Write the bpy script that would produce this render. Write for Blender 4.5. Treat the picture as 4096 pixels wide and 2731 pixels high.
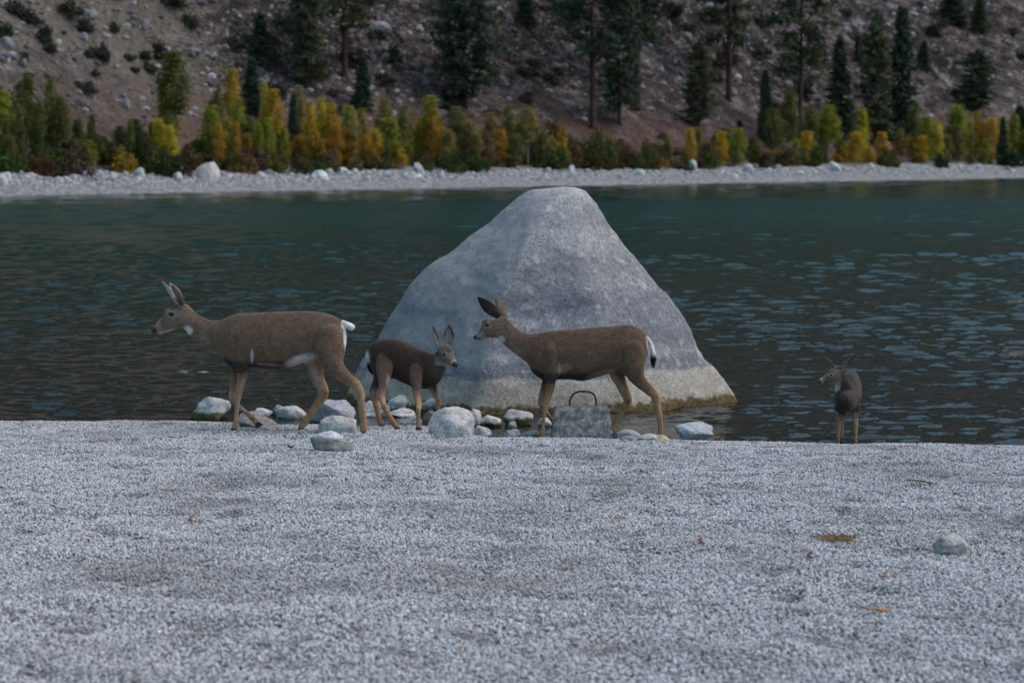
import bpy, bmesh, math, random
import numpy as np
from mathutils import Vector, Matrix, noise as mnoise

random.seed(7)
rng = np.random.default_rng(7)
scene = bpy.context.scene
for o in list(bpy.data.objects):
    bpy.data.objects.remove(o)
R = math.radians

# ------------------------------------------------------------------ camera
CAM = Vector((0.0, 0.0, 2.30))
F = 9715.0                     # focal length in photo pixels (4096 wide)
PITCH = math.atan(745.5 / F)
cam_data = bpy.data.cameras.new('camera')
cam_data.sensor_width = 36.0
cam_data.lens = F / 4096.0 * 36.0
cam_data.clip_start = 0.1
cam_data.clip_end = 3000.0
cam_data.dof.use_dof = True
cam_data.dof.focus_distance = 17.2
cam_data.dof.aperture_fstop = 4.0
cam = bpy.data.objects.new('camera', cam_data)
cam.location = CAM
cam.rotation_euler = (math.pi / 2 - PITCH, 0, 0)
scene.collection.objects.link(cam)
scene.camera = cam

# ------------------------------------------------------------------ sky, sun, exposure
SUN_EL, SUN_ROT = R(60), R(84)
world = bpy.data.worlds.new('World')
scene.world = world
world.use_nodes = True
wn = world.node_tree
wn.nodes.clear()
sky = wn.nodes.new('ShaderNodeTexSky')
sky.sky_type = 'NISHITA'
sky.sun_disc = False
sky.sun_elevation = SUN_EL
sky.sun_rotation = SUN_ROT
sky.air_density = 1.0
sky.dust_density = 3.5
sky.ozone_density = 1.5
hsv = wn.nodes.new('ShaderNodeHueSaturation')      # thin overcast: a paler, greyer sky
hsv.inputs['Hue'].default_value = 0.468
hsv.inputs['Saturation'].default_value = 1.2
bg = wn.nodes.new('ShaderNodeBackground')
bg.inputs['Strength'].default_value = 0.07
wo = wn.nodes.new('ShaderNodeOutputWorld')
wn.links.new(sky.outputs[0], hsv.inputs['Color'])
wn.links.new(hsv.outputs[0], bg.inputs['Color'])
wn.links.new(bg.outputs[0], wo.inputs['Surface'])

sun_data = bpy.data.lights.new('sun', 'SUN')
sun_data.energy = 0.25
sun_data.angle = R(50)
sun_data.color = (1.0, 0.95, 0.90)
sun = bpy.data.objects.new('sun', sun_data)
sd = Vector((math.sin(SUN_ROT) * math.cos(SUN_EL), math.cos(SUN_ROT) * math.cos(SUN_EL), math.sin(SUN_EL)))
sun.rotation_euler = sd.to_track_quat('Z', 'Y').to_euler()
sun.location = (0, 0, 40)
scene.collection.objects.link(sun)

scene.view_settings.view_transform = 'Standard'
scene.view_settings.look = 'None'
scene.view_settings.exposure = 1.62
scene.view_settings.gamma = 1.0
scene.view_settings.use_curve_mapping = False
scene.render.engine = 'CYCLES'

# ------------------------------------------------------------------ helpers: pixels and rays
SP, CP = math.sin(PITCH), math.cos(PITCH)

def ray(px, py):
    a, b = px - 2048.0, 1365.5 - py
    return Vector((a, F * CP + b * SP, -F * SP + b * CP))

def at_Y(px, py, Y):
    d = ray(px, py)
    return CAM + d * (Y / d.y)

def at_z(px, py, z):
    d = ray(px, py)
    return CAM + d * ((z - CAM.z) / d.z)

def project(p):
    v = p - CAM
    fwd = v.y * CP - v.z * SP
    up = v.y * SP + v.z * CP
    return 2048.0 + F * v.x / fwd, 1365.5 - F * up / fwd

def lerp_table(tab, x):
    if x <= tab[0][0]: return tab[0][1]
    for (a, b), (c, d) in zip(tab, tab[1:]):
        if x <= c: return b + (d - b) * (x - a) / (c - a)
    return tab[-1][1]

def smooth(a, b, x):
    t = min(1.0, max(0.0, (x - a) / (b - a)))
    return t * t * (3 - 2 * t)

def fbm(x, y, z=0.0, oct=3):
    s, a = 0.0, 1.0
    for i in range(oct):
        s += a * mnoise.noise((x, y, z))
        x, y, z, a = x * 2.03 + 5.1, y * 2.03 + 1.7, z * 2.03, a * 0.5
    return s

# near beach: a sheet that falls gently to a low crest and then dips into the lake
CREST = [(-3000, 1683), (0, 1683), (700, 1683), (930, 1690), (1170, 1697), (1440, 1702), (1690, 1702), (1800, 1722),
         (1950, 1748), (2150, 1751), (2660, 1756), (2850, 1763), (3300, 1774), (3700, 1772), (4096, 1785), (7000, 1800)]
CRESTX = []
for px, py in CREST:
    p = at_z(px, py, 0.10)
    CRESTX.append((p.x, p.y))

def beach_z(x, y):
    dc = lerp_table(CRESTX, x) + 0.05 * mnoise.noise((x * 2.1, 3.3, 0))
    t = dc - y
    a, b = 0.10 + 0.033 * t, 0.10 + 0.20 * t
    k = 0.012
    h = max(0.0, 1 - abs(a - b) / (4 * k))
    z = min(a, b) - h * h * k
    if y > -3:
        n = mnoise.noise((x * 1.3, y * 1.0, 1.0)) * 0.018 + mnoise.noise((x * 3.6, y * 2.6, 4.0)) * 0.015 \
            + max(0, mnoise.noise((x * 4.5, y * 3.2, 9.0)) - 0.27) * -0.10
        z += n * (1.0 if t > 0.6 else 0.35)
    return max(z, -1.6)

def hit(px, py, fn=beach_z, y0=6.0, y1=26.0, step=0.25):
    """first meeting of a pixel's ray with the ground: coarse steps, then bisection"""
    d = ray(px, py)
    y = y0
    while y < y1:
        p = CAM + d * (y / d.y)
        if p.z <= fn(p.x, p.y):
            lo, hi = y - step, y
            for _ in range(9):
                m = (lo + hi) / 2
                p = CAM + d * (m / d.y)
                if p.z <= fn(p.x, p.y): hi = m
                else: lo = m
            return CAM + d * (hi / d.y)
        y += step
    return None

def hit_near(px, py):
    """where a pixel meets the beach, else the water"""
    p = hit(px, py)
    w = at_z(px, py, 0.0)
    if p is None or p.z < 0: return w
    return p

# far shore: pixel columns of its waterline give its distance
SHORE = []
for px, py in [(-2200, 826), (0, 785), (1024, 765), (2048, 748), (3072, 731), (4096, 711), (5200, 700)]:
    p = at_z(px, py, 0.0)
    SHORE.append((p.x, p.y))

def shore_y(x):
    if x < SHORE[0][0]: return SHORE[0][1] + (x - SHORE[0][0]) * 0.9
    if x > SHORE[-1][0]: return SHORE[-1][1] + (x - SHORE[-1][0]) * 0.7
    return lerp_table(SHORE, x)

def far_z(x, y):
    s = y - shore_y(x) - 1.2 * mnoise.noise((x * 0.08, 2.0, 0))
    if s < 0: return max(-3.0, s * 0.10)
    if s < 15: z = 1.15 * (s / 15) ** 1.25
    else: z = 1.15 + 0.065 * (min(s, 45) - 15)
    if s > 38:
        t = s - 38
        z += 0.54 * (t * t / (t + 9.0)) + 0.42 * max(0, t - 90) ** 2 / (max(0, t - 90) + 80)
    if s > 12:
        k = smooth(12, 60, s)
        z += k * (1.1 * fbm(x * 0.07, y * 0.07, 0.0, 3) + 0.35 * mnoise.noise((x * 0.33, y * 0.33, 2)))
        z += k * smooth(60, 200, s) * 9 * mnoise.noise((x * 0.012, y * 0.012, 5))
    return z

def hit_far(px, py):
    return hit(px, py, far_z, 140.0, 400.0, 6.0)

# ------------------------------------------------------------------ helpers: objects
col = scene.collection

def mesh_obj(name, verts, faces, mat=None, parent=None, smooth_shade=False):
    me = bpy.data.meshes.new(name)
    me.from_pydata([tuple(v) for v in verts], [], faces)
    me.update()
    if smooth_shade:
        me.polygons.foreach_set('use_smooth', [True] * len(me.polygons))
    o = bpy.data.objects.new(name, me)
    col.objects.link(o)
    if mat: me.materials.append(mat)
    if parent: o.parent = parent
    return o

def link_mesh(name, me, parent=None):
    o = bpy.data.objects.new(name, me)
    col.objects.link(o)
    if parent: o.parent = parent
    return o

def empty(name, loc):
    o = bpy.data.objects.new(name, None)
    o.empty_display_size = 0.2
    o.location = loc
    col.objects.link(o)
    return o

def tag(o, label=None, cat=None, group=None, kind=None):
    if label: o['label'] = label
    if cat: o['category'] = cat
    if group: o['group'] = group
    if kind: o['kind'] = kind
    return o

def keep_parent(ch, par):
    """parent with the child's world place kept (parent is a pure translation)"""
    ch.parent = par
    ch.location = Vector(ch.location) - Vector(par.location)

# ------------------------------------------------------------------ helpers: materials
class NT:
    def __init__(s, name, rough=0.85, spec=0.3):
        s.m = bpy.data.materials.new(name)
        s.m.use_nodes = True
        s.t = s.m.node_tree
        s.t.nodes.clear()
        s.out = s.t.nodes.new('ShaderNodeOutputMaterial')
        s.b = s.t.nodes.new('ShaderNodeBsdfPrincipled')
        s.b.inputs['Roughness'].default_value = rough
        s.b.inputs['Specular IOR Level'].default_value = spec
        s.t.links.new(s.b.outputs[0], s.out.inputs['Surface'])
    def n(s, typ, **kw):
        nd = s.t.nodes.new(typ)
        for k, v in kw.items():
            if k in nd.inputs.keys(): nd.inputs[k].default_value = v
            else: setattr(nd, k, v)
        return nd
    def l(s, a, b): s.t.links.new(a, b)
    def noise(s, scale, detail=3, rough=0.55, vec=None, dist=0.0):
        nd = s.n('ShaderNodeTexNoise', Scale=scale, Detail=detail, Roughness=rough, Distortion=dist)
        if vec: s.l(vec, nd.inputs['Vector'])
        return nd
    def ramp(s, fac, stops, interp='LINEAR'):
        r = s.n('ShaderNodeValToRGB')
        r.color_ramp.interpolation = interp
        el = r.color_ramp.elements
        while len(el) < len(stops): el.new(0.5)
        for e, (p, c) in zip(el, stops):
            e.position = p
            e.color = (*c, 1) if not isinstance(c, (int, float)) else (c, c, c, 1)
        s.l(fac, r.inputs[0])
        return r.outputs[0]
    def mix(s, fac, a, b, mode='MIX'):
        m = s.n('ShaderNodeMix', data_type='RGBA', blend_type=mode)
        for sock, v in ((m.inputs[0], fac), (m.inputs[6], a), (m.inputs[7], b)):
            if hasattr(v, 'links'): s.l(v, sock)
            elif isinstance(v, (int, float)): sock.default_value = v
            else: sock.default_value = (*v, 1)
        return m.outputs[2]
    def math(s, op, a, b=None, clamp=False):
        m = s.n('ShaderNodeMath', operation=op, use_clamp=clamp)
        for sock, v in ((m.inputs[0], a), (m.inputs[1], b)):
            if v is None: continue
            if hasattr(v, 'links'): s.l(v, sock)
            else: sock.default_value = v
        return m.outputs[0]
    def maprange(s, v, a, b, c=0.0, d=1.0):
        m = s.n('ShaderNodeMapRange', interpolation_type='SMOOTHSTEP')
        s.l(v, m.inputs[0])
        for i, x in zip((1, 2, 3, 4), (a, b, c, d)): m.inputs[i].default_value = x
        return m.outputs[0]
    def bump(s, h, strength=0.3, dist=0.02, normal=None):
        b = s.n('ShaderNodeBump', Strength=strength, Distance=dist)
        s.l(h, b.inputs['Height'])
        if normal: s.l(normal, b.inputs['Normal'])
        s.l(b.outputs[0], s.b.inputs['Normal'])
        return b.outputs[0]
    def color(s, c):
        if hasattr(c, 'links'): s.l(c, s.b.inputs['Base Color'])
        else: s.b.inputs['Base Color'].default_value = (*c, 1)

def wpos(t):
    return t.n('ShaderNodeNewGeometry').outputs['Position']

def sep(t, v):
    x = t.n('ShaderNodeSeparateXYZ')
    t.l(v, x.inputs[0])
    return x.outputs

M = {}

# beach ground under the pebbles
t = NT('beach_sand', 0.95, 0.2)
p = wpos(t)
n1 = t.noise(1.1, 3, vec=p); n2 = t.noise(42, 3, 0.7, vec=p)
c1 = t.ramp(n2.outputs[0], [(0.28, (0.07, 0.068, 0.07)), (0.5, (0.20, 0.198, 0.205)), (0.75, (0.42, 0.415, 0.42))])  # shade of the gaps between pebbles put into a darker ground colour
c2 = t.mix(t.maprange(n1.outputs[0], 0.45, 0.68, 0, 0.35), c1, (0.22, 0.21, 0.20))
t.color(c2)
v = t.n('ShaderNodeTexVoronoi', Scale=48.0); t.l(p, v.inputs['Vector'])
t.bump(v.outputs['Distance'], 0.7, 0.02)
M['sand'] = t.m

t = NT('pebbles', 0.9, 0.25)
oi = t.n('ShaderNodeObjectInfo')
c = t.ramp(oi.outputs['Random'], [(0.0, (0.05, 0.045, 0.05)), (0.05, (0.20, 0.19, 0.20)), (0.16, (0.37, 0.37, 0.38)),
                                  (0.55, (0.47, 0.47, 0.48)), (0.88, (0.56, 0.56, 0.57)), (0.94, (0.43, 0.37, 0.35)), (1.0, (0.68, 0.68, 0.69))])
n1 = t.noise(0.9, 5, 0.65, vec=wpos(t)); n3 = t.noise(5.5, 3, 0.6, vec=wpos(t))
c = t.mix(t.maprange(n1.outputs[0], 0.46, 0.68, 0, 0.6), c, (0.20, 0.19, 0.185), 'MIX')
c = t.mix(t.maprange(n3.outputs[0], 0.56, 0.70, 0, 0.65), c, (0.13, 0.125, 0.12), 'MIX')
t.color(c)
M['pebble'] = t.m

# granite of the near rocks: tint from the object's own colour, wet algae line at the water
def rock_mat(name, spec_scale=60, wet=True):
    t = NT(name, 0.85, 0.25)
    p = wpos(t)
    oi = t.n('ShaderNodeObjectInfo')
    tc = t.n('ShaderNodeTexCoord').outputs['Object']
    n0 = t.noise(3.5, 4, vec=p); n1 = t.noise(spec_scale, 3, 0.7, vec=p); n2 = t.noise(14, 4, 0.65, vec=p)
    c = t.mix(1.0, oi.outputs['Color'], t.ramp(n1.outputs[0], [(0.3, 0.5), (0.5, 0.95), (0.7, 1.35)]), 'MULTIPLY')
    c = t.mix(1.0, c, t.ramp(n2.outputs[0], [(0.3, 0.72), (0.55, 1.0), (0.75, 1.15)]), 'MULTIPLY')
    c = t.mix(t.maprange(n0.outputs[0], 0.5, 0.75, 0, 0.35), c, (0.30, 0.28, 0.24))
    if wet:
        z = sep(t, p)[2]
        zn = t.math('ADD', z, t.math('MULTIPLY', t.math('SUBTRACT', n2.outputs[0], 0.5), 0.06))
        w = t.maprange(t.math('SUBTRACT', zn, oi.outputs['Alpha']), -0.012, 0.018, 1, 0)
        c = t.mix(w, c, t.ramp(n2.outputs[0], [(0.35, (0.045, 0.040, 0.022)), (0.6, (0.12, 0.10, 0.045))]))
    t.color(c)
    h = t.math('ADD', n1.outputs[0], t.math('MULTIPLY', n2.outputs[0], 1.5))
    t.bump(h, 0.35, 0.012)
    return t.m
M['rock'] = rock_mat('granite')

t = NT('far_rock', 0.9, 0.2)
oi = t.n('ShaderNodeObjectInfo')
n1 = t.noise(2.5, 3, vec=wpos(t))
t.color(t.mix(1.0, oi.outputs['Color'], t.ramp(n1.outputs[0], [(0.3, 0.7), (0.6, 1.1)]), 'MULTIPLY'))
M['far_rock'] = t.m

# scree and cobbles joined into one mesh each: tint per stone
t = NT('scree', 0.9, 0.2)
at = t.n('ShaderNodeAttribute', attribute_name='shade')
t.color(t.ramp(at.outputs['Fac'], [(0, (0.06, 0.05, 0.056)), (0.5, (0.19, 0.17, 0.178)), (1, (0.42, 0.40, 0.405))]))
M['scree'] = t.m
t = NT('cobble', 0.9, 0.2)
at = t.n('ShaderNodeAttribute', attribute_name='shade')
t.color(t.ramp(at.outputs['Fac'], [(0, (0.12, 0.12, 0.125)), (0.5, (0.27, 0.27, 0.275)), (1, (0.48, 0.48, 0.485))]))
M['cobble'] = t.m

# the big boulder: horizontal bands left by the lake's levels
t = NT('boulder_granite', 0.85, 0.22)
p = wpos(t)
z = sep(t, p)[2]
nb = t.noise(1.6, 4, 0.6, vec=p); nm = t.noise(9, 5, 0.65, vec=p); nf = t.noise(70, 3, 0.75, vec=p); ns = t.noise(26, 3, 0.7, vec=p)
mp = t.n('ShaderNodeMapping'); mp.inputs['Scale'].default_value = (9, 9, 1.1); t.l(p, mp.inputs[0])
nstreak = t.noise(1.0, 3, 0.6, vec=mp.outputs[0])
mp2 = t.n('ShaderNodeMapping'); mp2.inputs['Scale'].default_value = (0.8, 0.8, 7); t.l(p, mp2.inputs[0])
nhor = t.noise(1.0, 4, 0.6, vec=mp2.outputs[0])
zz = t.math('ADD', z, t.math('MULTIPLY', t.math('SUBTRACT', nb.outputs[0], 0.5), 0.16))
zz = t.math('ADD', zz, t.math('MULTIPLY', t.math('SUBTRACT', nm.outputs[0], 0.5), 0.10))
zs = t.math('DIVIDE', zz, 2.2, True)
band = t.ramp(zs, [(0.0, (0.33, 0.29, 0.22)), (0.075, (0.37, 0.34, 0.29)), (0.135, (0.385, 0.36, 0.315)), (0.150, (0.165, 0.172, 0.192)),
                   (0.19, (0.175, 0.182, 0.202)), (0.22, (0.29, 0.295, 0.305)), (0.27, (0.185, 0.192, 0.212)),
                   (0.36, (0.23, 0.237, 0.255)), (0.46, (0.185, 0.192, 0.215)), (0.52, (0.255, 0.26, 0.275)), (0.60, (0.225, 0.23, 0.245)), (0.68, (0.33, 0.33, 0.335)), (0.80, (0.27, 0.273, 0.285)), (0.9, (0.38, 0.38, 0.38)), (1.0, (0.31, 0.315, 0.325))])
c = t.mix(1.0, band, t.ramp(nf.outputs[0], [(0.3, 0.5), (0.5, 0.97), (0.72, 1.4)]), 'MULTIPLY')
c = t.mix(1.0, c, t.ramp(ns.outputs[0], [(0.32, 0.62), (0.52, 0.95), (0.72, 1.2)]), 'MULTIPLY')
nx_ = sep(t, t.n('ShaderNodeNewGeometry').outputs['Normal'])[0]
left_flank = t.math('MULTIPLY', t.maprange(nx_, -0.12, -0.42, 0, 0.62), t.maprange(zs, 0.13, 0.2, 0, 1))     # left-facing flank evened towards one blue-grey
c = t.mix(left_flank, c, (0.235, 0.245, 0.27))
c = t.mix(t.math('MULTIPLY', t.maprange(nm.outputs[0], 0.54, 0.66, 0, 0.55), t.math('SUBTRACT', 1.0, left_flank)), c, (0.46, 0.46, 0.46))
npatch = t.noise(3.2, 5, 0.7, vec=p)
c = t.mix(t.maprange(npatch.outputs[0], 0.56, 0.68, 0, 0.45), c, (0.13, 0.13, 0.14))
c = t.mix(1.0, c, t.ramp(nstreak.outputs[0], [(0.3, 0.88), (0.6, 1.06)]), 'MULTIPLY')
lich = t.math('MULTIPLY', t.maprange(nhor.outputs[0], 0.58, 0.70, 0, 1), t.maprange(zs, 0.5, 0.62, 0, 1))
c = t.mix(t.math('MULTIPLY', lich, 0.6), c, (0.15, 0.125, 0.10))
low = t.math('MULTIPLY', t.maprange(zs, 0.14, 0.12, 0, 1), t.maprange(ns.outputs[0], 0.52, 0.64, 0, 0.7))
c = t.mix(low, c, (0.22, 0.16, 0.09))
alg = t.maprange(t.math('ADD', z, t.math('MULTIPLY', t.math('SUBTRACT', nm.outputs[0], 0.5), 0.22)), 0.05, 0.10, 1, 0)
c = t.mix(alg, c, t.ramp(ns.outputs[0], [(0.35, (0.035, 0.028, 0.015)), (0.65, (0.14, 0.095, 0.035))]))
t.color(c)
h = t.math('ADD', t.math('MULTIPLY', nf.outputs[0], 0.5), t.math('MULTIPLY', nm.outputs[0], 1.3))
t.bump(h, 0.6, 0.025)
M['boulder'] = t.m

# concrete mooring block
t = NT('concrete', 0.95, 0.2)
p = wpos(t)
nf = t.noise(90, 3, 0.75, vec=p); nm = t.noise(22, 4, 0.65, vec=p)
c = t.ramp(nm.outputs[0], [(0.3, (0.12, 0.112, 0.105)), (0.5, (0.34, 0.315, 0.295)), (0.70, (0.62, 0.585, 0.555))])
t.color(t.mix(1.0, c, t.ramp(nf.outputs[0], [(0.3, 0.6), (0.7, 1.35)]), 'MULTIPLY'))
t.bump(t.math('ADD', nf.outputs[0], nm.outputs[0]), 0.8, 0.02)
M['concrete'] = t.m
t = NT('rusty_steel', 0.7, 0.4)
nm = t.noise(60, 3, vec=wpos(t))
t.color(t.ramp(nm.outputs[0], [(0.35, (0.055, 0.045, 0.04)), (0.65, (0.13, 0.09, 0.07))]))
t.b.inputs['Metallic'].default_value = 0.3
M['steel'] = t.m

# deer coat: painted per vertex, broken up by fine fur noise
t = NT('deer_coat', 0.95, 0.12)
vc = t.n('ShaderNodeAttribute', attribute_name='Col')
p = wpos(t)
mp = t.n('ShaderNodeMapping'); mp.inputs['Scale'].default_value = (38, 60, 95); t.l(p, mp.inputs[0])
nf = t.noise(1.0, 3, 0.7, vec=mp.outputs[0]); nm = t.noise(16, 3, 0.6, vec=p)
c = t.mix(1.0, vc.outputs['Color'], t.ramp(nf.outputs[0], [(0.3, 0.62), (0.5, 1.0), (0.7, 1.42)]), 'MULTIPLY')
c = t.mix(1.0, c, t.ramp(nm.outputs[0], [(0.3, 0.78), (0.7, 1.2)]), 'MULTIPLY')
t.color(c)
t.bump(nf.outputs[0], 0.5, 0.006)
t.b.inputs['Sheen Weight'].default_value = 0.12
t.b.inputs['Sheen Roughness'].default_value = 0.5
M['coat'] = t.m
t = NT('deer_eye', 0.12, 0.5); t.color((0.008, 0.006, 0.006)); M['eye'] = t.m
t = NT('deer_nose', 0.5, 0.4); t.color((0.014, 0.012, 0.012)); M['nose'] = t.m
t = NT('deer_hoof', 0.6, 0.3); t.color((0.028, 0.022, 0.020)); M['hoof'] = t.m

# lake
t = NT('lake_water', 0.04, 0.5)
t.b.inputs['IOR'].default_value = 1.33
p = wpos(t)
deep = t.n('ShaderNodeAttribute', attribute_name='deep').outputs['Fac']
t.color(t.ramp(deep, [(0.0, (0.010, 0.013, 0.011)), (0.25, (0.006, 0.016, 0.012)), (0.6, (0.002, 0.021, 0.015)), (1.0, (0.001, 0.028, 0.023))]))
chop = t.n('ShaderNodeAttribute', attribute_name='chop').outputs['Fac']
t.l(t.maprange(chop, 0, 1, 0.06, 0.22), t.b.inputs['Roughness'])
rip = t.noise(11, 2, 0.5, vec=p)
t.bump(rip.outputs[0], 1.0, 0.012)
M['water'] = t.m

# hillside
t = NT('hill_ground', 0.95, 0.1)
p = wpos(t)
na = t.noise(0.05, 4, 0.55, vec=p); nb = t.noise(0.45, 5, 0.7, vec=p); nc = t.noise(2.6, 3, 0.7, vec=p)
xs = sep(t, p)
sandy = t.math('MULTIPLY', t.maprange(xs[0], -19, -25, 0, 1), t.maprange(na.outputs[0], 0.36, 0.52, 0.35, 1))
c = t.ramp(nb.outputs[0], [(0.36, (0.022, 0.018, 0.017)), (0.52, (0.090, 0.073, 0.070)), (0.68, (0.26, 0.235, 0.23))])
c = t.mix(t.math('MULTIPLY', sandy, 0.8), c, (0.135, 0.118, 0.095))
low = t.math('MULTIPLY', t.maprange(xs[2], 9.5, 4.0, 0, 1), t.maprange(na.outputs[0], 0.35, 0.55, 0.4, 1))
c = t.mix(t.math('MULTIPLY', low, 0.75), c, (0.095, 0.054, 0.042))
c = t.mix(t.math('MULTIPLY', t.maprange(xs[2], 22, 60, 0, 1), t.maprange(nb.outputs[0], 0.3, 0.6, 0.95, 0.7)), c, (0.026, 0.032, 0.026))   # unseen upper slope darkened like forest, to darken its reflection in the lake
shore = t.maprange(xs[2], 1.9, 1.2, 0, 1)
c = t.mix(shore, c, t.ramp(nc.outputs[0], [(0.3, (0.17, 0.17, 0.172)), (0.7, (0.34, 0.34, 0.34))]))
c = t.mix(1.0, c, t.ramp(nc.outputs[0], [(0.32, 0.5), (0.5, 0.95), (0.68, 1.45)]), 'MULTIPLY')
t.color(c)
t.bump(nc.outputs[0], 1.0, 0.5)
M['hill'] = t.m

# foliage: tint from the object colour, shade per leaf
def leaf_mat(name, trans=0.25):
    t = NT(name, 0.8, 0.15)
    oi = t.n('ShaderNodeObjectInfo')
    at = t.n('ShaderNodeAttribute', attribute_name='shade')
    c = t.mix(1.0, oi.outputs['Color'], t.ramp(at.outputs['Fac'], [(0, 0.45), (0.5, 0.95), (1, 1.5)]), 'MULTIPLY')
    t.color(c)
    tr = t.n('ShaderNodeBsdfTranslucent'); t.l(c, tr.inputs['Color'])
    mx = t.n('ShaderNodeMixShader'); mx.inputs[0].default_value = trans
    t.l(t.b.outputs[0], mx.inputs[1]); t.l(tr.outputs[0], mx.inputs[2]); t.l(mx.outputs[0], t.out.inputs['Surface'])
    return t.m
M['leaf'] = leaf_mat('leaves', 0.35)
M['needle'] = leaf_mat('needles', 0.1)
t = NT('aspen_bark', 0.85, 0.2)
nb = t.noise(5, 3, vec=wpos(t))
t.color(t.ramp(nb.outputs[0], [(0.35, (0.13, 0.13, 0.12)), (0.55, (0.36, 0.36, 0.34))])); M['aspen_bark'] = t.m
t = NT('pine_bark', 0.95, 0.1)
nb = t.noise(4, 3, vec=wpos(t))
t.color(t.ramp(nb.outputs[0], [(0.35, (0.030, 0.020, 0.018)), (0.7, (0.085, 0.05, 0.042))])); M['pine_bark'] = t.m
t = NT('dry_wood', 0.9, 0.15)
oi = t.n('ShaderNodeObjectInfo'); nb = t.noise(60, 3, vec=wpos(t))
t.color(t.mix(1.0, oi.outputs['Color'], t.ramp(nb.outputs[0], [(0.3, 0.6), (0.7, 1.3)]), 'MULTIPLY')); M['wood'] = t.m

# ------------------------------------------------------------------ structure: beach
def grid_mesh(name, xs, ys, zf, mat, attrs=None):
    nx, ny = len(xs), len(ys)
    verts = [(x, y, zf(x, y)) for y in ys for x in xs]
    faces = [(j * nx + i, j * nx + i + 1, (j + 1) * nx + i + 1, (j + 1) * nx + i) for j in range(ny - 1) for i in range(nx - 1)]
    o = mesh_obj(name, verts, faces, mat, smooth_shade=True)
    for k, fn in (attrs or {}).items():
        a = o.data.attributes.new(k, 'FLOAT', 'POINT')
        a.data.foreach_set('value', [fn(v[0], v[1]) for v in verts])
    return o

xs = np.concatenate([np.linspace(-90, -7.5, 14), np.linspace(-7.2, 7.2, 240), np.linspace(7.5, 90, 14)])
ys = np.concatenate([np.linspace(-60, 5, 10), np.linspace(5.3, 22.0, 260), np.linspace(22.5, 40, 8)])
beach = tag(grid_mesh('beach', xs, ys, beach_z, M['sand']), 'pale grey gravel beach sloping down to the lake', 'beach', kind='structure')

# pebbles lying on it: geometry-node instances on the visible part of the sheet
gy = np.concatenate([np.linspace(6.6, 18, 170), np.linspace(18.05, 21.3, 60)])
verts, faces, nx = [], [], 161
for y in gy:
    hw = 0.235 * y + 2.2
    for i in range(nx):
        x = -hw + 2 * hw * i / (nx - 1)
        verts.append((x, y, beach_z(x, y) + 0.007))
for j in range(len(gy) - 1):
    for i in range(nx - 1):
        q = (j * nx + i, j * nx + i + 1, (j + 1) * nx + i + 1, (j + 1) * nx + i)
        if min(verts[k][2] for k in q) > -0.03: faces.append(q)
gravel = tag(mesh_obj('gravel', verts, faces, M['pebble']), 'loose pale granite pebbles covering the beach', 'gravel', kind='stuff')
ng = bpy.data.node_groups.new('pebble_scatter', 'GeometryNodeTree')
ng.interface.new_socket('Geometry', in_out='INPUT', socket_type='NodeSocketGeometry')
ng.interface.new_socket('Geometry', in_out='OUTPUT', socket_type='NodeSocketGeometry')
N = ng.nodes.new
gi, go = N('NodeGroupInput'), N('NodeGroupOutput')
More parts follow.
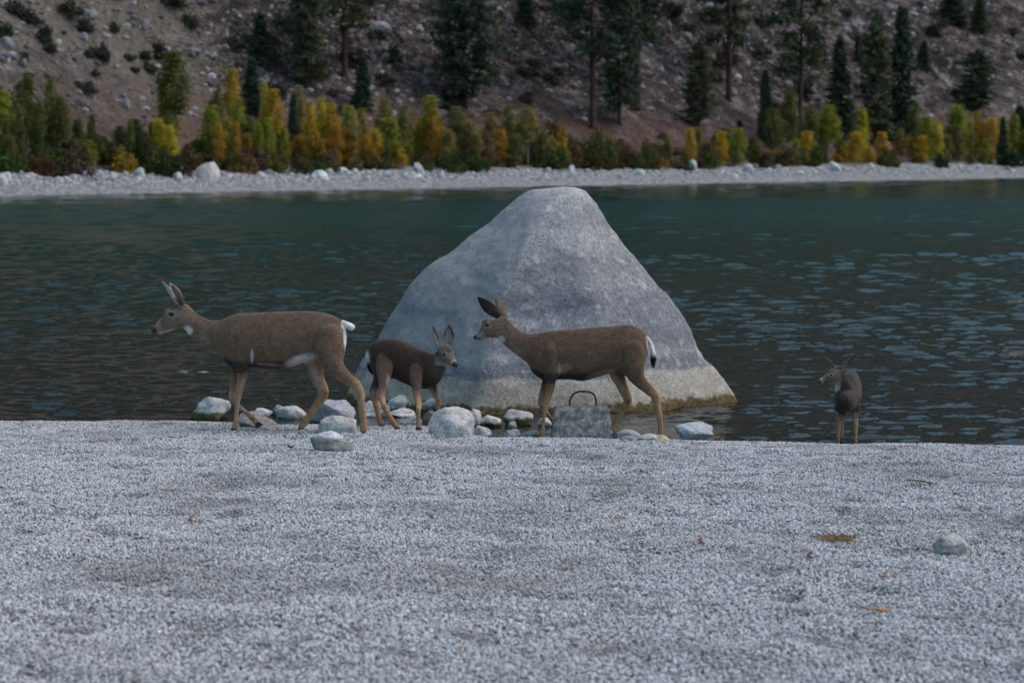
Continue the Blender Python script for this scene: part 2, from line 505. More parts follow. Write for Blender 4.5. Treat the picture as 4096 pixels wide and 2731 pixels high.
def scatter(density, smin, smax, seed, warp):
    dp = N('GeometryNodeDistributePointsOnFaces'); dp.inputs['Density'].default_value = density; dp.inputs['Seed'].default_value = seed
    ng.links.new(gi.outputs[0], dp.inputs['Mesh'])
    ico = N('GeometryNodeMeshIcoSphere'); ico.inputs['Radius'].default_value = 1.0; ico.inputs['Subdivisions'].default_value = 2
    sp = N('GeometryNodeSetPosition'); ng.links.new(ico.outputs[0], sp.inputs['Geometry'])
    nz = N('ShaderNodeTexNoise'); nz.inputs['Scale'].default_value = 1.1; nz.inputs['Detail'].default_value = 1.0
    sub = N('ShaderNodeVectorMath'); sub.operation = 'SUBTRACT'; sub.inputs[1].default_value = (0.5, 0.5, 0.5)
    sc = N('ShaderNodeVectorMath'); sc.operation = 'SCALE'; sc.inputs['Scale'].default_value = warp
    ng.links.new(nz.outputs['Color'], sub.inputs[0]); ng.links.new(sub.outputs[0], sc.inputs[0]); ng.links.new(sc.outputs[0], sp.inputs['Offset'])
    sm = N('GeometryNodeSetMaterial'); sm.inputs['Material'].default_value = M['pebble']; ng.links.new(sp.outputs[0], sm.inputs['Geometry'])
    io = N('GeometryNodeInstanceOnPoints')
    ng.links.new(dp.outputs['Points'], io.inputs['Points']); ng.links.new(sm.outputs[0], io.inputs['Instance'])
    rv = N('FunctionNodeRandomValue'); rv.data_type = 'FLOAT_VECTOR'
    rv.inputs[0].default_value = (0, 0, 0); rv.inputs[1].default_value = (6.28, 6.28, 6.28); rv.inputs['Seed'].default_value = seed + 1
    ng.links.new(rv.outputs[0], io.inputs['Rotation'])
    r1 = N('FunctionNodeRandomValue'); r1.data_type = 'FLOAT'; r1.inputs[2].default_value = 0.0; r1.inputs[3].default_value = 1.0; r1.inputs['Seed'].default_value = seed + 2
    pw = N('ShaderNodeMath'); pw.operation = 'POWER'; pw.inputs[1].default_value = 2.2; ng.links.new(r1.outputs[1], pw.inputs[0])
    mr = N('ShaderNodeMapRange'); mr.inputs[3].default_value = smin; mr.inputs[4].default_value = smax; ng.links.new(pw.outputs[0], mr.inputs[0])
    r2 = N('FunctionNodeRandomValue'); r2.data_type = 'FLOAT_VECTOR'; r2.inputs[0].default_value = (0.75, 0.7, 0.55); r2.inputs[1].default_value = (1.25, 1.1, 0.9); r2.inputs['Seed'].default_value = seed + 3
    mu = N('ShaderNodeVectorMath'); mu.operation = 'SCALE'; ng.links.new(r2.outputs[0], mu.inputs[0]); ng.links.new(mr.outputs[0], mu.inputs['Scale'])
    ng.links.new(mu.outputs[0], io.inputs['Scale'])
    return io.outputs[0]
jn = N('GeometryNodeJoinGeometry')
for args in ((4600, 0.0036, 0.0105, 1, 0.9), (45, 0.009, 0.016, 11, 0.9)):
    ng.links.new(scatter(*args), jn.inputs[0])
ng.links.new(jn.outputs[0], go.inputs[0])

# ------------------------------------------------------------------ structure: lake
def w_calm(x, y):
    yb = lerp_table([(-60, 100), (-25, 112), (0, 124), (45, 134), (120, 150)], x) + 3 * mnoise.noise((x * 0.05, 1, 1))
    c = 0.62 * smooth(yb - 4, yb + 4, y)                       # sheltered strip below the far shore
    near = lerp_table(CRESTX, x)
    if -2.2 < x < 1.9: c = max(c, 0.90 * (1 - smooth(1.7, 2.6, y - near)))   # sheltered behind the boulder's stones
    c = max(c, 0.5 * (1 - smooth(0.2, 1.5, y - near)))
    return min(1, c)
def lake_mesh():
    """one sheet of real ripples: fine near the camera, coarser and longer-waved with distance"""
    r = np.random.default_rng(21)
    ys, y = [], 17.6
    while y < 300:
        ys.append(y)
        y += float(np.interp(y, [17, 30, 50, 80, 150, 300], [0.038, 0.044, 0.078, 0.14, 0.28, 1.6]))
    ys = np.array(ys + [330, 380, 450, 560, 800, 1100])
    nu = 480
    u = np.linspace(-1, 1, nu)
    hw = 0.235 * ys + 2.8
    X = np.concatenate([-(hw + 420)[:, None], -(hw + 40)[:, None], u[None] * hw[:, None], (hw + 40)[:, None], (hw + 420)[:, None]], 1)
    Y = np.repeat(ys[:, None], X.shape[1], 1)
    dy = np.gradient(ys)
    sp = np.maximum(dy, 2 * hw / nu)
    n = 110
    lam = np.exp(r.uniform(np.log(0.12), np.log(3.5), n))
    th = -math.pi / 2 + R(8) + r.normal(0, 0.48, n)
    ph = r.uniform(0, 6.283, n)
    Z = np.zeros_like(X); tot = np.zeros(len(ys))
    W = []
    for i in range(n):
        w = np.clip((lam[i] / sp - 3.2) / 2.0, 0, 1) * np.clip((sp * 5.5 + 0.05) / lam[i], 0.03, 1) ** 1.25
        W.append(w); tot += w * w
    for i in range(n):
        k = 6.28318 / lam[i]
        amp = RIPPLE * math.sqrt(2) * W[i] / np.sqrt(tot) / k
        Z += amp[:, None] * np.sin(k * (X * math.cos(th[i]) + Y * math.sin(th[i])) + ph[i])
    calm = np.array([[w_calm(x, y_) for x in np.linspace(-1, 1, 40) * h] for y_, h in zip(ys, hw)])
    cm = np.stack([np.interp(u, np.linspace(-1, 1, 40), row) for row in calm])
    gust = 1 + 0.22 * np.sin(X * 0.21 + Y * 0.13 + 1.0) * np.sin(X * 0.07 - Y * 0.19) + 0.15 * np.sin(X * 0.9 + Y * 0.31)
    Z *= gust * np.interp(ys, [18, 42, 75, 115], [1, 0.95, 0.55, 0.45])[:, None]
    Z[:, 2:-2] *= (1 - cm)
    Z[:, :2] = 0; Z[:, -2:] = 0
    Z[ys > 290] = 0
    ny, nx = X.shape
    V = np.stack([X, Y, Z], 2).reshape(-1, 3)
    i = np.arange(ny - 1)[:, None] * nx + np.arange(nx - 1)[None]
    Fq = np.stack([i, i + 1, i + nx + 1, i + nx], 2).reshape(-1, 4)
    me = bpy.data.meshes.new('lake')
    me.vertices.add(len(V)); me.vertices.foreach_set('co', V.astype(np.float32).ravel())
    me.loops.add(Fq.size); me.loops.foreach_set('vertex_index', Fq.astype(np.int32).ravel())
    me.polygons.add(len(Fq)); me.polygons.foreach_set('loop_start', (np.arange(len(Fq)) * 4).astype(np.int32))
    me.update(calc_edges=True); me.validate()
    me.polygons.foreach_set('use_smooth', [True] * len(me.polygons))
    rg = np.interp(Y, [40, 60, 90], [0.0, 0.35, 1.0]); rg[:, 2:-2] *= np.clip(1 - cm * 1.7, 0, 1)
    at_ = me.attributes.new('chop', 'FLOAT', 'POINT'); at_.data.foreach_set('value', rg.astype(np.float32).ravel())
    at_ = me.attributes.new('deep', 'FLOAT', 'POINT'); at_.data.foreach_set('value', np.clip((V[:, 1] - 20) / 75, 0, 1).astype(np.float32))
    me.materials.append(M['water'])
    return me
RIPPLE = 0.215
lake = tag(link_mesh('lake', lake_mesh()), 'dark teal rippled mountain lake', 'lake', kind='structure')

# ------------------------------------------------------------------ structure: far shore and hillside
xs = np.concatenate([np.linspace(-430, -60, 30), np.linspace(-58, 85, 190), np.linspace(90, 470, 30)])
ss = np.concatenate([np.linspace(-12, 16, 40), np.linspace(16.8, 120, 130), np.linspace(126, 760, 44)])
nx, ny = len(xs), len(ss)
verts = [(x, shore_y(x) + s, 0) for s in ss for x in xs]
verts = [(x, y, far_z(x, y)) for x, y, _ in verts]
faces = [(j * nx + i, j * nx + i + 1, (j + 1) * nx + i + 1, (j + 1) * nx + i) for j in range(ny - 1) for i in range(nx - 1)]
hill = tag(mesh_obj('hillside', verts, faces, M['hill'], smooth_shade=True), 'steep rocky mountainside rising behind the far shore', 'hillside', kind='structure')

# ------------------------------------------------------------------ rocks
def ico(sub):
    bm = bmesh.new()
    bmesh.ops.create_icosphere(bm, subdivisions=sub, radius=1.0)
    v = [x.co.copy() for x in bm.verts]
    f = [[q.index for q in x.verts] for x in bm.faces]
    bm.free()
    return v, f
ICO = {k: ico(k) for k in (1, 2, 3, 4)}

def rock_shape(seed, sub=3, cuts=7, cut_lo=0.62, rough=0.12, big=0.25):
    r = random.Random(seed)
    V, Fc = ICO[sub]
    V = [v.copy() for v in V]
    pl = []
    for _ in range(cuts):
        n = Vector((r.gauss(0, 1), r.gauss(0, 1), r.gauss(0, 0.8))).normalized()
        pl.append((n, r.uniform(cut_lo, 0.95)))
    off = Vector((r.uniform(0, 50), r.uniform(0, 50), r.uniform(0, 50)))
    out = []
    for v in V:
        p = v * (1 + big * mnoise.noise(v * 0.9 + off))
        for n, k in pl:
            d = p.dot(n) - k
            if d > 0: p = p - n * d * 0.85
        p = p + v * rough * (mnoise.noise(p * 2.6 + off) + 0.5 * mnoise.noise(p * 6 + off))
        out.append(p)
    lo = Vector([min(p[i] for p in out) for i in range(3)]); hi = Vector([max(p[i] for p in out) for i in range(3)])
    c, h = (lo + hi) / 2, (hi - lo) / 2
    out = [Vector(((p.x - c.x) / h.x, (p.y - c.y) / h.y, (p.z - c.z) / h.z)) for p in out]
    return out, Fc

def near_rock(x0, x1, yt, yb, label, seed, tint=(0.42, 0.42, 0.43), depth=0.8, sink=0.35, in_water=False, cuts=7, cut_lo=0.62, rough=0.10, peak=None, wet=0.006):
    """a rock whose front foot meets the ground at pixel row yb; its size comes from that distance"""
    xm = (x0 + x1) / 2
    foot = at_z(xm, yb, 0.0) if in_water else hit_near(xm, yb)
    w = (x1 - x0) / F * foot.y
    dep = w * depth
    Yc = foot.y + dep * 0.42
    top = at_Y(xm, yt, Yc)
    zb = foot.z
    hgt = top.z - zb
    full = hgt * (1 + sink)
    V, Fc = rock_shape(seed, 4, cuts + 3, cut_lo - 0.06, rough * 1.5)
    cz = top.z - full / 2
    verts = []
    for v in V:
        x, y, z = v.x * w / 2, v.y * dep / 2, v.z * full / 2
        k = (v.z + 1) / 2
        if peak is not None: x += (peak * w / 2) * max(0, k - 0.2) * (1 - abs(v.x) * 0.5)
        if k < 0.45: x *= 1.0 + 0.10 * (0.45 - k)
        verts.append((x, y, z + full / 2 - (full - hgt)))
    o = mesh_obj('rock', verts, Fc, M['rock'], smooth_shade=True)
    o.location = (at_Y(xm, yb, Yc).x, Yc, zb)
    o.color = (*tint, wet)
    return tag(o, label, 'rock', 'rocks at the near water edge')

# ------------------------------------------------------------------ big boulder
def build_boulder():
    k = 1.7415
    left = [(1290, 429), (1215, 437), (1180, 460), (1130, 505), (1080, 545), (1040, 578), (990, 610), (950, 645), (925, 675), (905, 705), (880, 750), (850, 800), (820, 855), (790, 905), (770, 945)]
    right = [(1290, 429), (1320, 430), (1345, 438), (1370, 466), (1400, 507), (1430, 552), (1465, 602), (1500, 647), (1530, 677), (1560, 732), (1590, 782), (1620, 827), (1655, 867), (1680, 897), (1703, 945)]
    Yc = 22.6
    lt = [(-(at_Y(x * k, y * k, Yc).z), at_Y(x * k, y * k, Yc).x) for x, y in left]
    rt = [(-(at_Y(x * k, y * k, Yc).z), at_Y(x * k, y * k, Yc).x) for x, y in right]
    ztop = -lt[0][0]
    x_apex = lt[0][1]
    base = Vector((at_Y(1270 * k, 945 * k, Yc).x, Yc, 0.0))
    nl, nr = 110, 160
    verts, faces = [], []
    zs = [ztop - (ztop + 0.6) * ((i / (nl - 1)) ** 1.25) for i in range(nl)]
    for i, z in enumerate(zs):
        zq = max(z, 0.0)
        xl, xr = lerp_table(lt, -zq), lerp_table(rt, -zq)
        if z < 0: xl -= 0.25 * -z; xr += 0.35 * -z
        hgt = 1 - max(z, 0) / ztop
        # ridge between the shaded left face and the pale front face
        xf = lerp_table([(0, x_apex - 0.02), (0.25, x_apex - 0.32), (0.55, x_apex - 0.62), (1.0, x_apex - 0.75)], hgt)
        xf = min(max(xf, xl + 0.15 * (xr - xl)), xr - 0.1 * (xr - xl))
        df = lerp_table([(0, 0.02), (0.05, 0.22), (0.3, 0.62), (0.7, 1.02), (1.0, 1.25)], hgt)
        db = lerp_table([(0, 0.02), (0.05, 0.25), (0.3, 0.7), (1.0, 1.35)], hgt)
        xc = (xl + xr) / 2
        ctrl = [(xr, 0.05), (xr * 0.55 + xf * 0.45, -df * 0.78), (xf, -df), (xl * 0.6 + xf * 0.4, -df * 0.50), (xl, 0.0),
                (xl * 0.75 + xc * 0.25, db * 0.62), (xc, db), (xr * 0.75 + xc * 0.25, db * 0.62)]
        m = len(ctrl)
        for j in range(nr):
            t_ = j / nr * m
            a = int(t_); f = t_ - a
            p0, p1, p2, p3 = (ctrl[(a + q - 1) % m] for q in range(4))
            pt = []
            for q in range(2):
                b0, b1, b2, b3 = p0[q], p1[q], p2[q], p3[q]
                cr = 0.5 * ((2 * b1) + (-b0 + b2) * f + (2 * b0 - 5 * b1 + 4 * b2 - b3) * f * f + (-b0 + 3 * b1 - 3 * b2 + b3) * f ** 3)
                li = b1 + (b2 - b1) * f
                pt.append(0.35 * cr + 0.65 * li)
            pt[0] = min(max(pt[0], xl), xr)
            v = Vector((pt[0], Yc + pt[1], z))
            nrm = Vector((pt[0] - xc, pt[1], 0.15))
            if nrm.length > 1e-4: nrm.normalize()
            d = 0.045 * mnoise.noise(v * 1.7) + 0.022 * mnoise.noise(v * 4.3) + 0.010 * mnoise.noise(v * 11) + 0.005 * mnoise.noise(v * 24)
            # a few short shallow cracks
            d -= 0.010 * smooth(0.03, 0.0, abs(mnoise.noise(Vector((v.x * 1.1, v.y * 1.1, v.z * 2.9)) + Vector((4, 1, 7))))) * smooth(0.25, 0.45, mnoise.noise(v * 2.2 + Vector((9, 3, 1)))) * smooth(0.3, 0.7, z)
            v = v + nrm * d * min(1, hgt * 6)
            verts.append(v - base)
    for i in range(nl - 1):
        for j in range(nr):
            a, b = i * nr + j, i * nr + (j + 1) % nr
            faces.append((a, a + nr, b + nr, b))
    top = len(verts)
    verts.append(Vector((x_apex, Yc, ztop + 0.004)) - base)
    for j in range(nr): faces.append((top, j, (j + 1) % nr))
    o = mesh_obj('boulder', verts, faces, M['boulder'], smooth_shade=True)
    o.location = base
    return tag(o, 'huge pyramid-shaped grey granite boulder standing in the shallows behind the deer', 'boulder')
boulder = build_boulder()

G = 'rocks at the near water edge'
BL, PA, GR, TN = (0.345, 0.35, 0.375), (0.47, 0.455, 0.445), (0.27, 0.262, 0.255), (0.34, 0.30, 0.23)
rocks = [
    (763, 920, 1586, 1677, 'pale sloping rock with dark algae foot, alone in the water left of the stones', 11, PA, 0.7, 0.3, True, 9, 0.5, 0.05, 0.15),
    (955, 1119, 1645, 1717, 'smooth grey rock on the gravel under the lifted hoof of the leading doe', 12, GR, 0.8, 0.4, False, 6, 0.6, 0.06, -0.1),
    (1010, 1090, 1630, 1668, 'small white rock in the water beside a grey one, behind the leading doe', 13, PA, 0.8, 0.5, True, 6, 0.6, 0.06, 0),
    (1083, 1148, 1618, 1662, 'dull brownish grey stone wedged behind the white dome rock', 14, GR, 0.8, 0.5, True, 6, 0.6, 0.06, 0),
    (1107, 1228, 1620, 1676, 'smooth white dome-shaped rock behind the belly of the leading doe', 15, PA, 0.8, 0.5, True, 4, 0.75, 0.04, 0),
    (1238, 1430, 1597, 1695, 'wide blue-grey peaked rock behind the hind legs of the leading doe', 16, BL, 0.8, 0.5, True, 9, 0.55, 0.08, -0.3),
    (1263, 1432, 1660, 1735, 'lumpy pale grey rock between the hind hooves of the leading doe', 17, PA, 0.7, 0.5, False, 8, 0.6, 0.12, -0.1),
    (1245, 1418, 1745, 1812, 'low flat greenish grey rock half buried in the open gravel', 18, (0.21, 0.22, 0.215), 0.6, 0.5, False, 9, 0.5, 0.08, -0.2),
    (1252, 1372, 1722, 1766, 'low whitish mound-like rock behind the flat greenish rock', 19, (0.52, 0.52, 0.54), 0.6, 0.6, False, 4, 0.7, 0.08, 0),
    (1547, 1658, 1578, 1638, 'pale rounded rock behind the belly of the small fawn', 20, PA, 0.8, 0.5, True, 6, 0.65, 0.06, 0),
    (1684, 1812, 1578, 1650, 'grey rounded rock against the boulder behind the fawn front legs', 21, (0.33, 0.335, 0.34), 0.8, 0.5, True, 6, 0.65, 0.06, 0),
    (1750, 1794, 1498, 1590, 'upright oval stone leaning in a dark cleft of the boulder', 22, PA, 0.8, 0.3, True, 4, 0.7, 0.04, 0),
    (1553, 1668, 1630, 1668, 'flat whitish slab low between the fawn hind and front legs', 23, PA, 1.0, 0.6, True, 8, 0.55, 0.08, 0),
    (1450, 1560, 1600, 1668, 'pale blocky rock behind the hind legs of the small fawn', 24, PA, 0.8, 0.5, True, 8, 0.55, 0.08, 0),
    (1600, 1700, 1660, 1700, 'low pale stone on the gravel beside the fawn near front leg', 25, BL, 0.8, 0.6, False, 8, 0.55, 0.08, 0),
    (1690, 1760, 1640, 1700, 'dark wet stone squeezed behind the large rounded white rock', 26, (0.16, 0.15, 0.12), 0.8, 0.5, True, 8, 0.55, 0.08, 0),
    (1711, 1899, 1626, 1751, 'large rounded white rock on the gravel between fawn and following doe', 27, (0.49, 0.475, 0.46), 0.8, 0.4, False, 5, 0.68, 0.05, 0.05),
    (1888, 1970, 1701, 1750, 'small pale rock touching the large rounded white rock', 28, PA, 0.8, 0.5, False, 6, 0.6, 0.07, -0.15),
    (1862, 1932, 1630, 1705, 'pale angular rock behind the shoulder of the large rounded rock', 29, PA, 0.8, 0.5, True, 9, 0.5, 0.06, 0),
    (1922, 2010, 1660, 1710, 'white wedge-shaped rock lying in the still pool', 30, (0.5, 0.5, 0.5), 0.8, 0.5, True, 9, 0.5, 0.07, -0.3),
    (2012, 2134, 1637, 1702, 'dome rock with a dark wet foot in the still pool', 31, PA, 0.8, 0.5, True, 5, 0.65, 0.05, 0),
    (2030, 2068, 1684, 1713, 'tiny grey stone in the pool in front of the dome rock', 32, GR, 0.8, 0.5, True, 6, 0.6, 0.05, 0),
    (2010, 2083, 1715, 1753, 'small white pointed rock at the gravel edge beside the pool', 33, PA, 0.8, 0.5, False, 9, 0.5, 0.06, 0.1),
    (2095, 2162, 1720, 1753, 'small grey rock at the front hoof of the following doe', 34, GR, 0.8, 0.5, False, 8, 0.55, 0.06, 0.2),
    (2150, 2216, 1668, 1708, 'white stone behind the front legs of the following doe', 35, PA, 0.8, 0.5, True, 8, 0.55, 0.06, 0),
    (2466, 2566, 1717, 1762, 'smooth blue-grey oval stone right of the concrete block', 36, BL, 0.8, 0.5, False, 4, 0.75, 0.04, 0),
    (2548, 2636, 1734, 1766, 'flat pale stone between the blue-grey oval stone and the hind hoof', 37, PA, 0.8, 0.5, False, 7, 0.6, 0.05, 0),
    (2601, 2686, 1739, 1765, 'yellowish flat stone under the hind hoof of the following doe', 38, (0.45, 0.38, 0.22), 0.8, 0.5, False, 6, 0.6, 0.05, 0),
    (2480, 2556, 1742, 1767, 'low greenish stone in front of the blue-grey oval stone', 39, (0.22, 0.25, 0.23), 0.8, 0.5, False, 6, 0.6, 0.05, 0),
    (2698, 2852, 1688, 1767, 'angular blue-grey rock with a pale top on the gravel edge', 40, (0.37, 0.39, 0.42), 0.8, 0.4, False, 10, 0.5, 0.07, 0),
    (3732, 3880, 2134, 2229, 'rounded pale rock lying alone on the open gravel', 41, (0.40, 0.39, 0.375), 0.8, 0.4, False, 6, 0.65, 0.06, -0.1),
    (698, 778, 1479, 1497, 'brownish rock barely breaking the surface of the lake', 42, TN, 1.2, 1.5, True, 6, 0.6, 0.08, -0.3),
    (780, 850, 1486, 1496, 'thin dark rock edge awash beside the brownish lake rock', 43, GR, 1.2, 2.0, True, 6, 0.6, 0.08, 0),
    (2447, 2470, 1722, 1756, 'narrow dark stone against the right side of the concrete block', 44, (0.14, 0.13, 0.15), 0.8, 0.4, False, 6, 0.6, 0.06, 0),
]
for a in rocks:
    near_rock(*a[:5], seed=a[5], tint=a[6], depth=a[7], sink=a[8], in_water=a[9], cuts=a[10], cut_lo=a[11], rough=a[12], peak=a[13], wet={11: 0.055, 31: 0.06, 42: 0.05, 26: 0.05, 30: 0.03}.get(a[5], 0.006))

# ------------------------------------------------------------------ concrete mooring block
def build_block():
    foot = hit_near(2328, 1757)
    Y0 = foot.y
    dep = 0.24
    def P(px, py, Y): return at_Y(px, py, Y)
    root = empty('mooring_block', (foot.x, Y0 + dep / 2, foot.z))
    tag(root, 'rough concrete mooring block with a rusty loop handle under the following doe', 'concrete block')
    fb = [P(2200, 1762, Y0), P(2456, 1762, Y0), P(2436, 1628, Y0 + 0.025), P(2219, 1627, Y0 + 0.025)]
    bm = bmesh.new()
    n1, n2, n3 = 22, 12, 10
    zt, zb = fb[2].z, fb[0].z - 0.05
    bmesh.ops.create_cube(bm, size=2.0)
    bmesh.ops.subdivide_edges(bm, edges=bm.edges[:], cuts=14, use_grid_fill=True)
    for v in bm.verts:
        k = (v.co.z + 1) / 2
        # round the cube's edges a little
        r = 0.06
        c = Vector(v.co)
        e = sorted([abs(c.x), abs(c.y), abs(c.z)])
        if e[1] > 1 - r: c *= 1 - 0.045 * (e[1] - (1 - r)) / r
        xl = fb[0].x + (fb[3].x - fb[0].x) * k; xr = fb[1].x + (fb[2].x - fb[1].x) * k
        x = xl + (xr - xl) * (c.x + 1) / 2
        y = Y0 + 0.02 * k + (dep - 0.04 * k) * (c.y + 1) / 2
        z = zb + (zt - zb) * (c.z + 1) / 2
        p = Vector((x, y, z))
        nr = 0.006 * mnoise.noise(p * 16) + 0.005 * mnoise.noise(p * 45)
        if x > xr - 0.03 and k > 0.25: nr += 0.012 * mnoise.noise(p * 38)
        v.co = p + Vector(v.co).normalized() * nr - Vector(root.location)
    me = bpy.data.meshes.new('concrete_body'); bm.to_mesh(me); bm.free()
    me.polygons.foreach_set('use_smooth', [True] * len(me.polygons)); me.materials.append(M['concrete'])
    link_mesh('concrete_body', me, root)
    # bent reinforcing bar
    pts = [(2280, 1640), (2279, 1612), (2284, 1590), (2298, 1573), (2318, 1566), (2345, 1566), (2366, 1571), (2379, 1584), (2384, 1604), (2383, 1640)]
    Yh = Y0 + dep * 0.5
    path = [P(x, y, Yh) - root.location for x, y in pts]
    sm = []
    for i in range(len(path) - 1):
        p0, p1, p2, p3 = path[max(i - 1, 0)], path[i], path[i + 1], path[min(i + 2, len(path) - 1)]
        for j in range(4):
            f = j / 4
            sm.append(0.5 * ((2 * p1) + (p2 - p0) * f + (2 * p0 - 5 * p1 + 4 * p2 - p3) * f * f + (3 * p1 - p0 - 3 * p2 + p3) * f ** 3))
    sm.append(path[-1])
    vs, fs, nr = [], [], 10
    for i, p in enumerate(sm):
        T = (sm[min(i + 1, len(sm) - 1)] - sm[max(i - 1, 0)]).normalized()
        S = Vector((0, 1, 0)); Nn = T.cross(S).normalized()
        for j in range(nr):
            a = j / nr * 2 * math.pi
            vs.append(p + (Nn * math.cos(a) + S * math.sin(a)) * (0.0085 + 0.0006 * (i % 2)))
    for i in range(len(sm) - 1):
        for j in range(nr): fs.append((i * nr + j, i * nr + (j + 1) % nr, (i + 1) * nr + (j + 1) % nr, (i + 1) * nr + j))
    mesh_obj('handle', vs, fs, M['steel'], root, True)
    return Y0, dep
BLOCK_Y, BLOCK_D = build_block()

# ------------------------------------------------------------------ deer
def cr(p0, p1, p2, p3, f):
    return [0.5 * ((2 * b) + (-a + c) * f + (2 * a - 5 * b + 4 * c - d) * f * f + (-a + 3 * b - 3 * c + d) * f ** 3) for a, b, c, d in zip(p0, p1, p2, p3)]

def resample(rows, n):
    out = []
    for i in range(len(rows) - 1):
        p0, p1, p2, p3 = rows[max(i - 1, 0)], rows[i], rows[i + 1], rows[min(i + 2, len(rows) - 1)]
        for j in range(n): out.append(cr(p0, p1, p2, p3, j / n))
    out.append(list(rows[-1]))
    return out

def loft(vs, fs, rings):
    """rings: lists of equal length; closed with end fans"""
    n = len(rings[0]); b = len(vs)
    for r in rings: vs.extend(r)
    for i in range(len(rings) - 1):
        for j in range(n):
            fs.append((b + i * n + j, b + i * n + (j + 1) % n, b + (i + 1) * n + (j + 1) % n, b + (i + 1) * n + j))
    for k, flip in ((0, True), (len(rings) - 1, False)):
        c = len(vs)
        s = Vector((0, 0, 0))
        for p in rings[k]: s += p
        vs.append(s / n)
        for j in range(n):
            a, d = b + k * n + j, b + k * n + (j + 1) % n
            fs.append((c, d, a) if flip else (c, a, d))

COAT = (0.132, 0.085, 0.057); DARK = (0.020, 0.015, 0.014); TAN = (0.33, 0.195, 0.105); WHITE = (0.60, 0.58, 0.57)
GREYC = (0.175, 0.135, 0.110); PALE = (0.34, 0.28, 0.235); DBROWN = (0.060, 0.040, 0.033)

